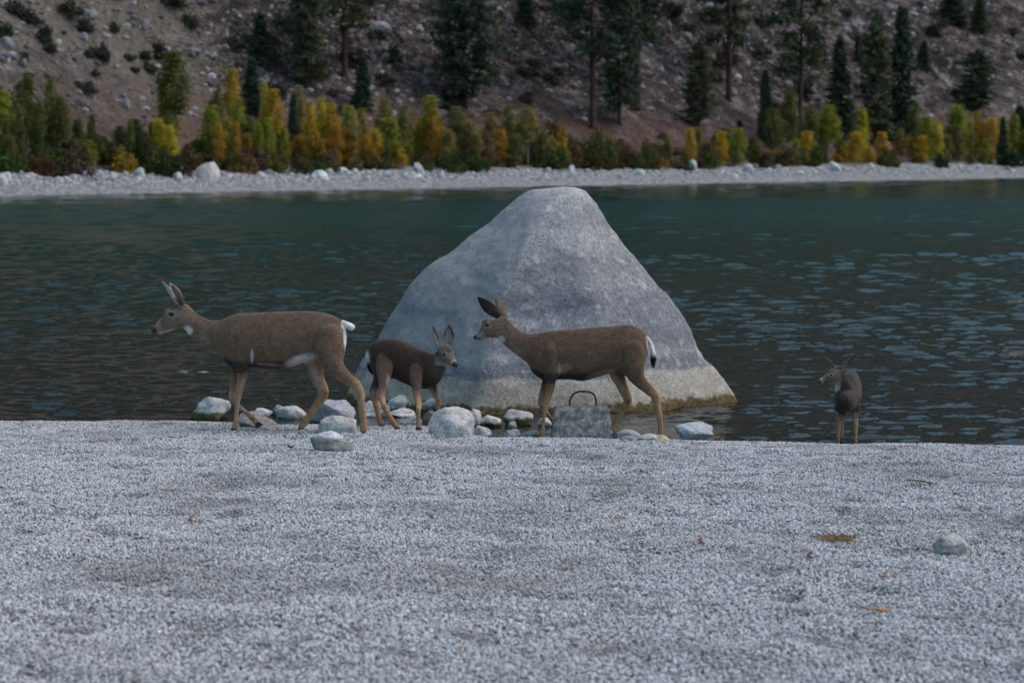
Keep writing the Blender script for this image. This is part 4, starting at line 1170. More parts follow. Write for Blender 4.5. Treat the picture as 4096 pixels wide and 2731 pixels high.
# --- the small fawn between the does
def fawn_one():
    s = Deer('small dark fawn looking back, standing between the two does', (1400, 1260), 3.136, 19.75, name='mule_deer_fawn')
    base_d = lambda u: -(u - 600) * s.m * 0.55
    ang = R(28)
    secs = [(232, 430, 246, 560, 30), (272, 362, 296, 690, 78), (340, 316, 366, 770, 108), (430, 293, 450, 796, 124), (540, 292, 560, 800, 130), (660, 318, 660, 842, 132),
            (770, 365, 760, 885, 130), (860, 415, 860, 914, 120), (940, 450, 960, 925, 104), (1010, 475, 1060, 890, 90), (1055, 482, 1135, 818, 78), (1085, 462, 1185, 724, 66), (1105, 420, 1205, 650, 60), (1130, 385, 1210, 600, 54)]
    s.torso(secs, base_d, wdir=(math.sin(ang), math.cos(ang)))
    def foot(u, v): return hit_near(s.x0 + u / s.k, s.y0 + v / s.k).y - s.Y
    hs = 0.075 * math.cos(ang)
    # near front (camera side), far front, near hind, far hind
    dn = base_d(860) - 0.012; df = base_d(1000) + 0.03
    e = s.leg([(835, 600, 30), (830, 690, 80), (826, 800, 82), (835, 900, 62), (842, 980, 50), (852, 1060, 43), (862, 1130, 38), (860, 1190, 31), (856, 1260, 27), (856, 1330, 28), (858, 1380, 32), (862, 1418, 32)], dn, foot(866, 1455), cap=56)
    s.hoof(e, (0.7, -0.5, -0.1), size=0.85, ground=beach_z(e.x, e.y))
    e = s.leg([(1010, 760, 90), (1030, 860, 64), (1050, 930, 50), (1075, 1000, 42), (1100, 1065, 38), (1110, 1110, 33), (1106, 1180, 27), (1102, 1250, 25), (1100, 1320, 27), (1102, 1350, 28)], df, df + 0.05)
    s.hoof(e, (0.7, -0.5, -0.1), size=0.85, ground=min(e.z - 0.03, max(0.02, beach_z(e.x, e.y))))
    dnh = base_d(420) - 0.004
    e = s.leg([(420, 460, 35), (422, 560, 100), (430, 680, 108), (425, 780, 84), (420, 860, 62), (405, 940, 52), (398, 1010, 48), (410, 1090, 40), (440, 1170, 36), (490, 1260, 34), (540, 1340, 34), (572, 1385, 34), (592, 1415, 32)], dnh, foot(598, 1445), cap=60)
    s.hoof(e, (0.8, -0.5, -0.1), size=0.85, ground=beach_z(e.x, e.y))
    dfh = base_d(340) + 0.03
    e = s.leg([(370, 600, 110), (370, 700, 90), (355, 800, 66), (320, 870, 52), (298, 930, 50), (290, 990, 46), (308, 1060, 42), (330, 1140, 38), (348, 1220, 36), (366, 1300, 36), (384, 1350, 38), (400, 1385, 34)], dfh, foot(400, 1408))
    s.hoof(e, (0.8, -0.5, -0.1), size=0.85, ground=beach_z(e.x, e.y))
    L = 335 * s.m
    dh = base_d(1170)
    poll = s.P(1172, 440, dh)
    X, fw, sd, up = fawn_head(s, poll, (0.47, -0.70, -0.42), L)
    B = lambda u, v, y: s.P(u, v, dh + y)
    s.ear(B(1122, 405, -0.01), B(1018, 145, 0.02), 0.034, (0.85, -0.45, 0.1), inner=(0.14, 0.115, 0.10), outer=(0.09, 0.066, 0.054), tipdark=0.55)
    s.ear(B(1238, 385, 0.015), B(1242, 128, 0.06), 0.042, (0.12, -0.97, 0.1), inner=(0.15, 0.135, 0.13), outer=DBROWN, rim=DARK, tipdark=0.3, cup=0.4)
    dt = base_d(235)
    s.tail([(236, 430, dt, 18), (222, 490, dt, 26), (226, 560, dt, 24), (238, 620, dt, 28), (256, 670, dt, 34), (272, 710, dt, 28), (278, 745, dt, 8)], [DBROWN, WHITE, WHITE, DARK, DARK, DARK, DARK])
    hp = head_paint(X, fw, sd, up, poll, L, (0.17, 0.135, 0.115), COAT)
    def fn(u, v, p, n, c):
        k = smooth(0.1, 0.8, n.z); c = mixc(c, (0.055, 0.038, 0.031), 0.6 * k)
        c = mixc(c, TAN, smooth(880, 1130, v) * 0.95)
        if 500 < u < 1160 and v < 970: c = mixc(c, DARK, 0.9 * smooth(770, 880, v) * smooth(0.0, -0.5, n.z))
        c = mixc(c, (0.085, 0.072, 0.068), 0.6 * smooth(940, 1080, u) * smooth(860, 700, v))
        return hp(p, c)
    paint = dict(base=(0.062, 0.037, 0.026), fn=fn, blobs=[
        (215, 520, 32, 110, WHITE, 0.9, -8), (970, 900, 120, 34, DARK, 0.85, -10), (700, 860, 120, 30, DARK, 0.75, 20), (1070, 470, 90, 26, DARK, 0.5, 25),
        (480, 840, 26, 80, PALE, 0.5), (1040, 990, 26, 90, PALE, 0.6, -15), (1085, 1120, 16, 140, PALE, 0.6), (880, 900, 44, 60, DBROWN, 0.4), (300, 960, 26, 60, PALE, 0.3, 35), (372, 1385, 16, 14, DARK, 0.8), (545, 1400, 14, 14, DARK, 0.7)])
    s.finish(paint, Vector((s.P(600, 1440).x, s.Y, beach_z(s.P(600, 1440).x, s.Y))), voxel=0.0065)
fawn_one()

# --- the fawn standing in the water's edge, seen from the front
def fawn_two():
    s = Deer('lone fawn facing the beach with its head turned sideways, at the waterline', (3180, 1360), 3.563, 19.35, name='mule_deer_fawn')
    rows = resample([[700, 770, 715, 960, -0.13, 60], [712, 700, 718, 1012, -0.09, 125], [735, 600, 728, 1032, 0.0, 172], [765, 480, 742, 1026, 0.10, 186], [792, 425, 768, 1005, 0.25, 172],
                     [800, 425, 785, 975, 0.38, 160], [800, 470, 795, 900, 0.50, 120], [800, 560, 800, 760, 0.56, 50]], 4)
    rings = []
    for tu, tv, bu, bv, d, hw in rows:
        T, Bt = s.P(tu, tv, d), s.P(bu, bv, d)
        c, h = (T + Bt) / 2, (T - Bt) / 2
        rings.append([c + h * math.sin(a) + Vector((1, 0, 0)) * (max(hw, 4) * s.m * math.cos(a) * (1 - 0.12 * math.sin(a))) for a in [j / 28 * 2 * math.pi for j in range(28)]])
    loft(s.vs, s.fs, rings)
    # neck
    nk = resample([[745, 800, 0.06, 135], [725, 715, 0.0, 118], [690, 650, -0.05, 118], [655, 590, -0.07, 112], [636, 510, -0.07, 92], [630, 450, -0.055, 62]], 4)
    rings = []
    for u, v, d, r in nk:
        c = s.P(u, v, d)
        ax = Vector((0.34, 0.25, -0.9)).normalized(); sx = Vector((0, 1, 0)); sx = (sx - ax * ax.dot(sx)).normalized(); sy = ax.cross(sx)
        rings.append([c + (sx * math.cos(a) * 0.95 + sy * math.sin(a)) * r * s.m for a in [j / 20 * 2 * math.pi for j in range(20)]])
    loft(s.vs, s.fs, rings)
    zf = lambda e: max(-0.09, beach_z(e.x, e.y))
    e = s.leg([(630, 820, 80), (622, 930, 62), (618, 1030, 50), (615, 1130, 43), (618, 1220, 44), (616, 1270, 40), (612, 1340, 31), (612, 1440, 30), (612, 1520, 34), (612, 1560, 32)], 0.03, 0.0)
    s.hoof(e, (0, -1, -0.1), size=0.8, ground=zf(e))
    e = s.leg([(862, 800, 80), (868, 920, 58), (866, 1030, 46), (858, 1130, 38), (852, 1220, 40), (852, 1270, 37), (856, 1340, 27), (860, 1440, 26), (862, 1520, 31), (862, 1560, 30)], 0.03, 0.02)
    s.hoof(e, (0, -1, -0.1), size=0.8, ground=zf(e))
    e = s.leg([(700, 760, 95), (690, 900, 66), (676, 1040, 44), (668, 1130, 36), (664, 1220, 34), (662, 1340, 30), (662, 1440, 28), (662, 1500, 30), (662, 1530, 30)], 0.42, 0.40)
    s.hoof(e, (0, -1, -0.1), size=0.8, ground=zf(e))
    e = s.leg([(850, 760, 95), (860, 900, 62), (866, 1040, 42), (866, 1130, 34), (866, 1220, 33), (864, 1340, 28), (864, 1440, 26), (864, 1500, 28), (864, 1530, 28)], 0.42, 0.40)
    s.hoof(e, (0, -1, -0.1), size=0.8, ground=zf(e))
    L = 325 * s.m
    poll = s.P(612, 478, -0.07)
    X, fw, sd, up = fawn_head(s, poll, (-0.88, -0.28, -0.26), L)
    B = lambda u, v, y: s.P(u, v, -0.07 + y)
    s.ear(B(545, 385, 0.03), B(388, 190, 0.07), 0.030, (-0.75, 0.55, 0.3), inner=(0.10, 0.09, 0.085), outer=(0.035, 0.026, 0.024), tipdark=0.45, cup=0.4)
    s.ear(B(672, 405, -0.02), B(830, 205, -0.03), 0.033, (0.75, -0.25, 0.55), inner=(0.16, 0.145, 0.14), outer=DBROWN, rim=DARK, tipdark=0.5, cup=0.5)
    s.tail([(800, 600, 0.57, 26), (800, 680, 0.60, 28), (800, 760, 0.60, 22), (800, 800, 0.60, 6)], [WHITE, WHITE, DARK, DARK])
    hp = head_paint(X, fw, sd, up, poll, L, (0.12, 0.095, 0.082), COAT)
    def fn(u, v, p, n, c):
        k = smooth(0.1, 0.8, n.z); c = mixc(c, (0.045, 0.034, 0.032), 0.6 * k)
        if v > 960: c = mixc(c, (0.26, 0.165, 0.10), smooth(980, 1180, v))
        return hp(p, c)
    paint = dict(base=(0.042, 0.031, 0.026), fn=fn, blobs=[
        (585, 690, 62, 50, WHITE, 0.95), (720, 960, 130, 100, DARK, 0.85), (770, 500, 60, 120, DARK, 0.55), (900, 860, 50, 110, DBROWN, 0.4), (850, 1080, 26, 80, PALE, 0.5), (590, 1060, 24, 60, PALE, 0.4),
        (720, 760, 130, 90, (0.065, 0.053, 0.048), 0.6)])
    b = s.P(735, 1560, 0.2)
    s.finish(paint, Vector((b.x, b.y, max(-0.09, beach_z(b.x, b.y)))), voxel=0.0065)
fawn_two()

# ------------------------------------------------------------------ litter on the gravel
def twig(x0, y0, x1, y1, wpx, label, tint, cat='twig', bend=0.1, flat=0.6, name='twig'):
    a, b = hit_near(x0, y0), hit_near(x1, y1)
    a.z += 0.026; b.z += 0.026
    L = (b - a).length
    r = wpx / F * a.y / 2 * 1.25
    n, k = 9, 7
    c0 = (a + b) / 2
    side = (b - a).cross(Vector((0, 0, 1))).normalized()
    vs, fs = [], []
    for i in range(n):
        t_ = i / (n - 1)
        p = a.lerp(b, t_) + side * (bend * L * math.sin(math.pi * t_)) + Vector((0, 0, 1)) * (0.006 * math.sin(5 * t_ + x0))
        p = p + Vector((0, 0, max(0, beach_z(p.x, p.y) + 0.022 - p.z)))
        rr = r * (0.35 + 0.65 * math.sin(math.pi * min(0.95, 0.12 + 0.8 * t_))) * (1 + 0.25 * mnoise.noise((t_ * 6, x0, 0)))
        for j in range(k):
            q = j / k * 2 * math.pi
            vs.append(p - c0 + side * math.cos(q) * rr * 1.6 + Vector((0, 0, 1)) * math.sin(q) * rr * flat)
    for i in range(n - 1):
        for j in range(k): fs.append((i * k + j, i * k + (j + 1) % k, (i + 1) * k + (j + 1) % k, (i + 1) * k + j))
    fs.append(tuple(range(k))); fs.append(tuple((n - 1) * k + j for j in range(k)))
    o = mesh_obj(name, vs, fs, M['wood'], smooth_shade=True)
    o.location = c0; o.color = (*tint, 1)
    return tag(o, label, cat)
BRN, ORG, PLE = (0.12, 0.07, 0.05), (0.36, 0.18, 0.08), (0.52, 0.46, 0.36)
twig(3624, 1931, 3746, 1949, 8, 'long brown twig on the gravel uphill of the lone fawn', BRN)
twig(3121, 1899, 3156, 1907, 7, 'short yellowish wood chip on the gravel left of the long brown twig', (0.42, 0.30, 0.14), 'wood chip', name='wood_chip')
twig(3469, 2463, 3565, 2457, 17, 'orange-brown slab of pine bark on the gravel', ORG, 'bark', bend=0.03, name='bark_piece')
twig(3088, 2503, 3156, 2508, 6, 'straight pale twig beside the orange-brown bark slab', PLE)
twig(3450, 2664, 3502, 2652, 6, 'curved whitish twig below the orange-brown bark slab', PLE, bend=0.2)
twig(625, 1970, 694, 1963, 5, 'thin orange twig on the gravel below the leading doe', ORG)
twig(674, 1763, 731, 1764, 4, 'thin dark reddish twig near the left waterline', (0.14, 0.06, 0.06))
twig(572, 2164, 632, 2173, 5, 'thin straw-coloured twig on the left gravel', PLE)
twig(1827, 2619, 1862, 2615, 12, 'tan leaf-shaped chip on the lower gravel', (0.36, 0.26, 0.14), 'leaf', name='dry_leaf')
twig(2452, 2092, 2500, 2086, 6, 'dark reddish-brown twig lying on the middle gravel', BRN)
twig(2462, 2122, 2500, 2112, 6, 'tan twig just below the dark reddish-brown one', (0.30, 0.19, 0.10))
twig(2255, 2287, 2282, 2277, 10, 'pale cream splinter on the middle gravel', PLE, 'wood chip', name='wood_chip')
twig(1653, 1926, 1680, 1932, 8, 'small dark brown bark flake on the gravel below the fawn', BRN, 'bark', name='bark_piece')
twig(3196, 2393, 3226, 2391, 7, 'small scrap of blue plastic on the gravel', (0.12, 0.22, 0.42), 'plastic scrap', name='plastic_scrap')
twig(1152, 1797, 1176, 1799, 10, 'dark bark flake on the gravel left of the flat greenish rock', (0.05, 0.04, 0.035), 'bark', name='bark_piece')
twig(800, 2066, 812, 2112, 5, 'short red-brown twig standing out on the left gravel', (0.20, 0.08, 0.06))
twig(305, 2262, 335, 2258, 6, 'pair of dark red needles on the far left gravel', (0.15, 0.05, 0.05), 'needles', name='pine_needles')
twig(2808, 2172, 2818, 2190, 9, 'small upright brown leaf curl on the gravel', (0.17, 0.08, 0.05), 'leaf', name='dry_leaf')
twig(3250, 2230, 3256, 2252, 8, 'small dark brown leaf curl beside the needle patch', (0.10, 0.05, 0.04), 'leaf', name='dry_leaf')
twig(3515, 2325, 3535, 2320, 9, 'small reddish leaf above the orange-brown bark slab', (0.28, 0.10, 0.06), 'leaf', name='dry_leaf')
twig(1100, 2640, 1130, 2638, 11, 'dull brown leaf on the lower left gravel', (0.17, 0.13, 0.10), 'leaf', name='dry_leaf')
near_rock(945, 972, 2660, 2680, 'single black pebble on the lower left gravel', 60, (0.05, 0.045, 0.06), 0.8, 0.3)
# a matted patch of dry needles
def needle_patch():
    c = hit_near(3345, 2168)
    r = random.Random(3)
    vs, fs = [], []
    for i in range(240):
        px = r.gauss(3345, 36); py = r.gauss(2168, 6.5)
        p = hit_near(px, py)
        a = r.uniform(0, math.pi); L = r.uniform(0.012, 0.03); w = 0.0016
        d = Vector((math.cos(a), math.sin(a), r.uniform(-0.15, 0.15))) * L; s_ = Vector((-math.sin(a), math.cos(a), 0)) * w
        p = p - c + Vector((0, 0, 0.014 + r.uniform(0, 0.012)))
        b = len(vs)
        vs += [p - d - s_, p - d + s_, p + d + s_, p + d - s_, p - d + Vector((0, 0, 0.003)), p + d + Vector((0, 0, 0.003))]
        fs += [(b, b + 1, b + 2, b + 3), (b, b + 4, b + 5, b + 3), (b + 1, b + 4, b + 5, b + 2)]
    o = mesh_obj('needle_litter', vs, fs, M['wood']); o.location = c; o.color = (0.22, 0.145, 0.075, 1)
    tag(o, 'matted patch of yellow-brown pine needles on the gravel', 'needle litter')
needle_patch()

# ------------------------------------------------------------------ far shore: stones
def low_rock_mesh(seed, sub=2):
    V, Fc = rock_shape(seed, sub, 8, 0.5, 0.10, 0.3)
    me = bpy.data.meshes.new('stone'); me.from_pydata([tuple(v) for v in V], [], Fc); me.update()
    me.materials.append(M['far_rock'])
    return me
STONES = [low_rock_mesh(100 + i) for i in range(8)]

def far_stone(name, p, w, h, label, group, tint, cat='rock', mesh=None):
    o = link_mesh(name, mesh or random.choice(STONES))
    o.scale = (w / 2, w / 2 * random.uniform(0.7, 1.1), h)
    o.location = (p.x, p.y, p.z + h * 0.15)
    o.rotation_euler = (random.uniform(-0.15, 0.15), random.uniform(-0.15, 0.15), random.uniform(0, 6.28))
    o.color = (*tint, 1)
    return tag(o, label, cat, group)

def col_ground(px, s):
    """a point s metres behind the far waterline in pixel column px"""
    lo, hi = 60.0, 400.0
    for _ in range(18):
        m = (lo + hi) / 2
        x = (px - 2048) / F * m * 1.0
        if m - shore_y(x) > s: hi = m
        else: lo = m
    Y = (lo + hi) / 2
    x = (px - 2048) / F * Y
    return Vector((x, Y, far_z(x, Y)))

named = [(833, 11, 100, 62, 'large pale wedge-shaped boulder on the far shore below yellow-green aspens', (0.40, 0.38, 0.36)),
         (1282, 9.0, 72, 34, 'bright white rounded rock on the far shore below the golden aspens', (0.62, 0.62, 0.63)),
         (730, 12, 46, 52, 'tall narrow grey rock beside the large far-shore boulder', (0.34, 0.34, 0.35)),
         (2765, 13, 46, 42, 'pale tilted rock behind the far shore, right of the big boulder top', (0.44, 0.44, 0.46)),
         (1680, 13, 60, 40, 'grey rock lying back in the shrubs above the far-shore stones', (0.30, 0.30, 0.32)),
         (1672, 9.5, 56, 16, 'low flat white slab on the far shore', (0.58, 0.58, 0.6)),
         (2992, 12, 52, 30, 'grey rounded rock at the edge of the far-shore shrubs', (0.38, 0.38, 0.40)),
         (2284, 12.5, 30, 26, 'small white rock on the crest of the far-shore stones', (0.55, 0.55, 0.57)),
         (3330, 11, 70, 34, 'heap-like pale rock on the far shore under the slender pine', (0.46, 0.46, 0.48)),
         (560, 11.5, 44, 40, 'blocky grey rock on the far shore left of the tall narrow one', (0.36, 0.36, 0.37))]
for px, s, wpx, hpx, lab, tint in named:
    p = col_ground(px, s)
    far_stone('rock', p, wpx / F * p.y, hpx / F * p.y * 0.95, lab, None, tint)
for i in range(230):
    px = random.uniform(-120, 4216)
    s = random.triangular(6.5, 15.5, 13.0)
    p = col_ground(px, s)
    w = random.choice([0.25, 0.3, 0.35, 0.4, 0.5, 0.65]) * random.uniform(0.8, 1.3) * (1.0 if px < 2600 else 0.9)
    g = random.uniform(0.24, 0.54)
    far_stone('rock', p, w, w * random.uniform(0.35, 0.6), 'whitish stone among the stones lining the far shore', 'stones along the far shore', (g, g, g * 1.02))

def stone_stuff(name, pts, mat, label):
    """many small stones in one mesh: pts = (x, y, z, size, shade)"""
    V, Fc = ICO[1]
    V = np.array([tuple(v) for v in V]); Fa = np.array(Fc)
    n = len(pts)
    P_ = np.array(pts)
    J = V[None] * rng.uniform(0.65, 1.15, (n, len(V), 1))
    J *= rng.uniform(0.6, 1.3, (n, 1, 3)) * P_[:, 3][:, None, None]
    J[:, :, 2] *= 0.75
    J += P_[:, None, :3]
    verts = J.reshape(-1, 3)
    faces = (Fa[None] + (np.arange(n) * len(V))[:, None, None]).reshape(-1, 3)
    o = mesh_obj(name, verts.tolist(), faces.tolist(), mat)
    a = o.data.attributes.new('shade', 'FLOAT', 'FACE')
    a.data.foreach_set('value', np.repeat(P_[:, 4], len(Fa)).astype(np.float32))
    return tag(o, label, 'stones', kind='stuff')
pts = []
for i in range(5200):
    px = random.uniform(-250, 4350)
    s = random.triangular(1.0, 15.5, 10.5)
    p = col_ground(px, s)
    sz = random.uniform(0.05, 0.14) * (0.5 + s / 14)
    pts.append((p.x, p.y, p.z + sz * 0.1, sz, random.uniform(0.2, 1.0)))
stone_stuff('cobbles', pts, M['cobble'], 'band of small whitish cobbles along the far shore')

# hillside boulders and scree
def hill_point():
    while True:
        px = random.uniform(-150, 4246); py = random.uniform(-120, 470)
        p = hit_far(px, py)
        if p: return px, py, p
pts = []
clus = [(random.uniform(-100, 4200), random.uniform(-80, 400)) for _ in range(60)]
for i in range(4200):
    if random.random() < 0.6:
        cx, cy = random.choice(clus); px, py = random.gauss(cx, 130), random.gauss(cy, 45)
    else: px, py = random.uniform(-150, 4246), random.uniform(-130, 480)
    if px < 900 and random.random() < 0.6: continue
    p = hit(px, py, far_z, 150.0, 350.0, 7.0)
    if not p: continue
    pts.append((p.x, p.y, p.z, random.triangular(0.10, 0.55, 0.18), random.uniform(0, 1) ** 1.3))
stone_stuff('scree', pts, M['scree'], 'loose scree of grey and purplish stones on the hillside')
hill_rocks = [(1520, 120, 130, 60), (1690, 160, 90, 40), (3650, 60, 60, 26), (3380, 110, 70, 30), (3475, 105, 40, 36), (3740, 300, 40, 40), (2700, 40, 60, 30), (770, 205, 90, 24), (2110, 240, 70, 40),
              (1100, 250, 60, 30), (345, 55, 60, 30), (530, 145, 36, 30), (30, 180, 70, 60), (40, 230, 80, 40), (3000, 205, 60, 26), (2990, 260, 50, 22), (3230, 225, 60, 34), (2150, 90, 70, 34), (3790, 245, 60, 22), (850, 230, 80, 40), (900, 200, 60, 40)]
for px, py, w, h in hill_rocks:
    p = hit_far(px, py)
    g = random.uniform(0.17, 0.27)
    far_stone('hill_boulder', p, w / F * p.y * 0.75, h / F * p.y * 0.5, 'large pale boulder embedded high on the far hillside', 'large pale boulders on the hillside', (g, g * 0.98, g * 1.02), 'boulder')
for i in range(210):
    px, py, p = hill_point()
    if px < 800 and random.random() < 0.5: continue
    w = random.triangular(0.4, 1.5, 0.6); g = random.triangular(0.10, 0.36, 0.16)
    far_stone('hill_boulder', p, w, w * random.uniform(0.3, 0.55), 'grey boulder among the scree of the far hillside', 'boulders scattered over the hillside', (g, g * 0.96, g), 'boulder')

# ------------------------------------------------------------------ vegetation
def leaf_mesh(name, centers, sizes, shade, mat, elong=1.0, normals=None):
    n = len(centers)
    u = rng.normal(size=(n, 3)); u /= np.linalg.norm(u, axis=1, keepdims=True)
    if normals is not None: u = normals / np.linalg.norm(normals, axis=1, keepdims=True)
    w = rng.normal(size=(n, 3)); w -= u * (w * u).sum(1, keepdims=True); w /= np.linalg.norm(w, axis=1, keepdims=True)
    a = u * (sizes * elong)[:, None]; b = w * sizes[:, None]
    q = np.stack([centers - a, centers - b * 0.8, centers + a, centers + b * 0.8], 1)
    me = bpy.data.meshes.new(name)
    f = np.arange(n * 4).reshape(n, 4)
    me.from_pydata(q.reshape(-1, 3).tolist(), [], f.tolist()); me.update()
    at_ = me.attributes.new('shade', 'FLOAT', 'FACE'); at_.data.foreach_set('value', np.clip(shade, 0, 1).astype(np.float32))
    me.materials.append(mat)
    return me

def tube_mesh(name, segs, mat, k=6):
    """segs: list of (p0, r0, p1, r1)"""
    vs, fs = [], []
    for p0, r0, p1, r1 in segs:
        p0, p1 = Vector(p0), Vector(p1)
        T = (p1 - p0).normalized()
        S = T.orthogonal().normalized(); U = T.cross(S)
        b = len(vs)
        for p, r in ((p0, r0), (p1, r1)):
            for j in range(k): vs.append(p + (S * math.cos(j / k * 6.2832) + U * math.sin(j / k * 6.2832)) * r)
        for j in range(k): fs.append((b + j, b + (j + 1) % k, b + k + (j + 1) % k, b + k + j))
        fs.append(tuple(b + k + j for j in range(k)))
    me = bpy.data.meshes.new(name)
    me.from_pydata([tuple(v) for v in vs], [], fs); me.update()
    me.polygons.foreach_set('use_smooth', [True] * len(me.polygons))
    me.materials.append(mat)
    return me

# aspen prototypes, height 1 and crown half width 1 (scaled per tree)
def aspen_proto(seed, lowest):
    r = np.random.default_rng(seed)
    nc = 60
    t_ = r.uniform(lowest, 1.0, nc)
    prof = np.interp((t_ - lowest) / (1 - lowest), [0, 0.12, 0.35, 0.65, 0.88, 1.0], [0.55, 0.85, 0.95, 0.70, 0.40, 0.08])
    ang = r.uniform(0, 6.283, nc); rad = np.sqrt(r.uniform(0.05, 1, nc)) * prof
    cc = np.stack([np.cos(ang) * rad, np.sin(ang) * rad, t_], 1)
    cen, sh = [], []
    for c in cc:
        m = r.integers(50, 80)
        cen.append(c + r.normal(size=(m, 3)) * np.array([0.20, 0.20, 0.050]))
        sh.append(np.clip(r.normal(0.5 + 0.18 * r.normal(), 0.16, m), 0, 1))
    cen = np.concatenate(cen); sh = np.concatenate(sh)
    cen[:, 2] = np.clip(cen[:, 2], lowest - 0.06, 1.02)
    return cen, sh
def make_aspen_meshes(seed, lowest, hw, H):
    cen, sh = aspen_proto(seed, lowest)
    cen = cen * np.array([hw, hw, H])
    crown = leaf_mesh('crown', cen, rng.uniform(0.055, 0.105, len(cen)), sh, M['leaf'])
    r = random.Random(seed)
    segs = []
    pts_ = [(0, 0, 0)]
    for i in range(1, 6): pts_.append((r.gauss(0, 0.02) * H * i / 5 * 0.5, r.gauss(0, 0.02) * H * i / 5 * 0.5, H * 0.92 * i / 5))
    for i in range(5): segs.append((pts_[i], 0.095 * (1 - i / 5.5), pts_[i + 1], 0.095 * (1 - (i + 1) / 5.5)))
    for i in range(7):
        k = r.uniform(lowest, 0.85); a = r.uniform(0, 6.28)
        z = H * k
        segs.append(((0, 0, z), 0.03, (math.cos(a) * hw * 0.6, math.sin(a) * hw * 0.6, z + hw * 0.5), 0.010))
    return crown, tube_mesh('trunk', segs, M['aspen_bark'])
ASPEN = [make_aspen_meshes(200 + i, lo, 1.0, 6.0) for i, lo in enumerate((0.14, 0.20, 0.30, 0.10, 0.42, 0.50))]

AC = {'gold': (0.43, 0.285, 0.035), 'orange': (0.36, 0.205, 0.035), 'yellow': (0.42, 0.36, 0.035), 'lime': (0.235, 0.245, 0.035), 'olive': (0.135, 0.14, 0.042), 'pale': (0.25, 0.205, 0.075), 'green': (0.080, 0.098, 0.034), 'brown': (0.14, 0.10, 0.05)}
AL = {'gold': 'golden yellow', 'orange': 'orange-gold', 'yellow': 'bright lemon yellow', 'lime': 'yellow-green', 'olive': 'dull olive', 'pale': 'pale straw-coloured', 'green': 'dark green', 'brown': 'brownish'}
def aspen(px, top, hwpx, c, s, kind):
    p = col_ground(px, s)
    ztop = at_Y(px, top, p.y).z
    H = ztop - p.z
    hw = hwpx / F * p.y
    size = 'tall' if H > 6 else ('mid-sized' if H > 3.8 else 'short')
    root = empty('aspen_tree', p)
    tag(root, f'{size} slender aspen with {AL[c]} leaves behind the far shore', 'aspen tree', f'{size} {AL[c]} aspens on the far shore')
    cm, tm = ASPEN[kind]
    rz = random.uniform(0, 6.28)
    j = random.uniform(0.88, 1.12)
    for nm, me in (('trunk', tm), ('crown', cm)):
        o = link_mesh(nm, me, root)
        o.scale = (hw * 0.98, hw * 0.98, H / 6.0) if nm == 'crown' else (0.62, 0.62, H / 6.0)
        o.rotation_euler = (0, 0, rz)
        o.color = tuple(x * j for x in AC[c]) + (1,)
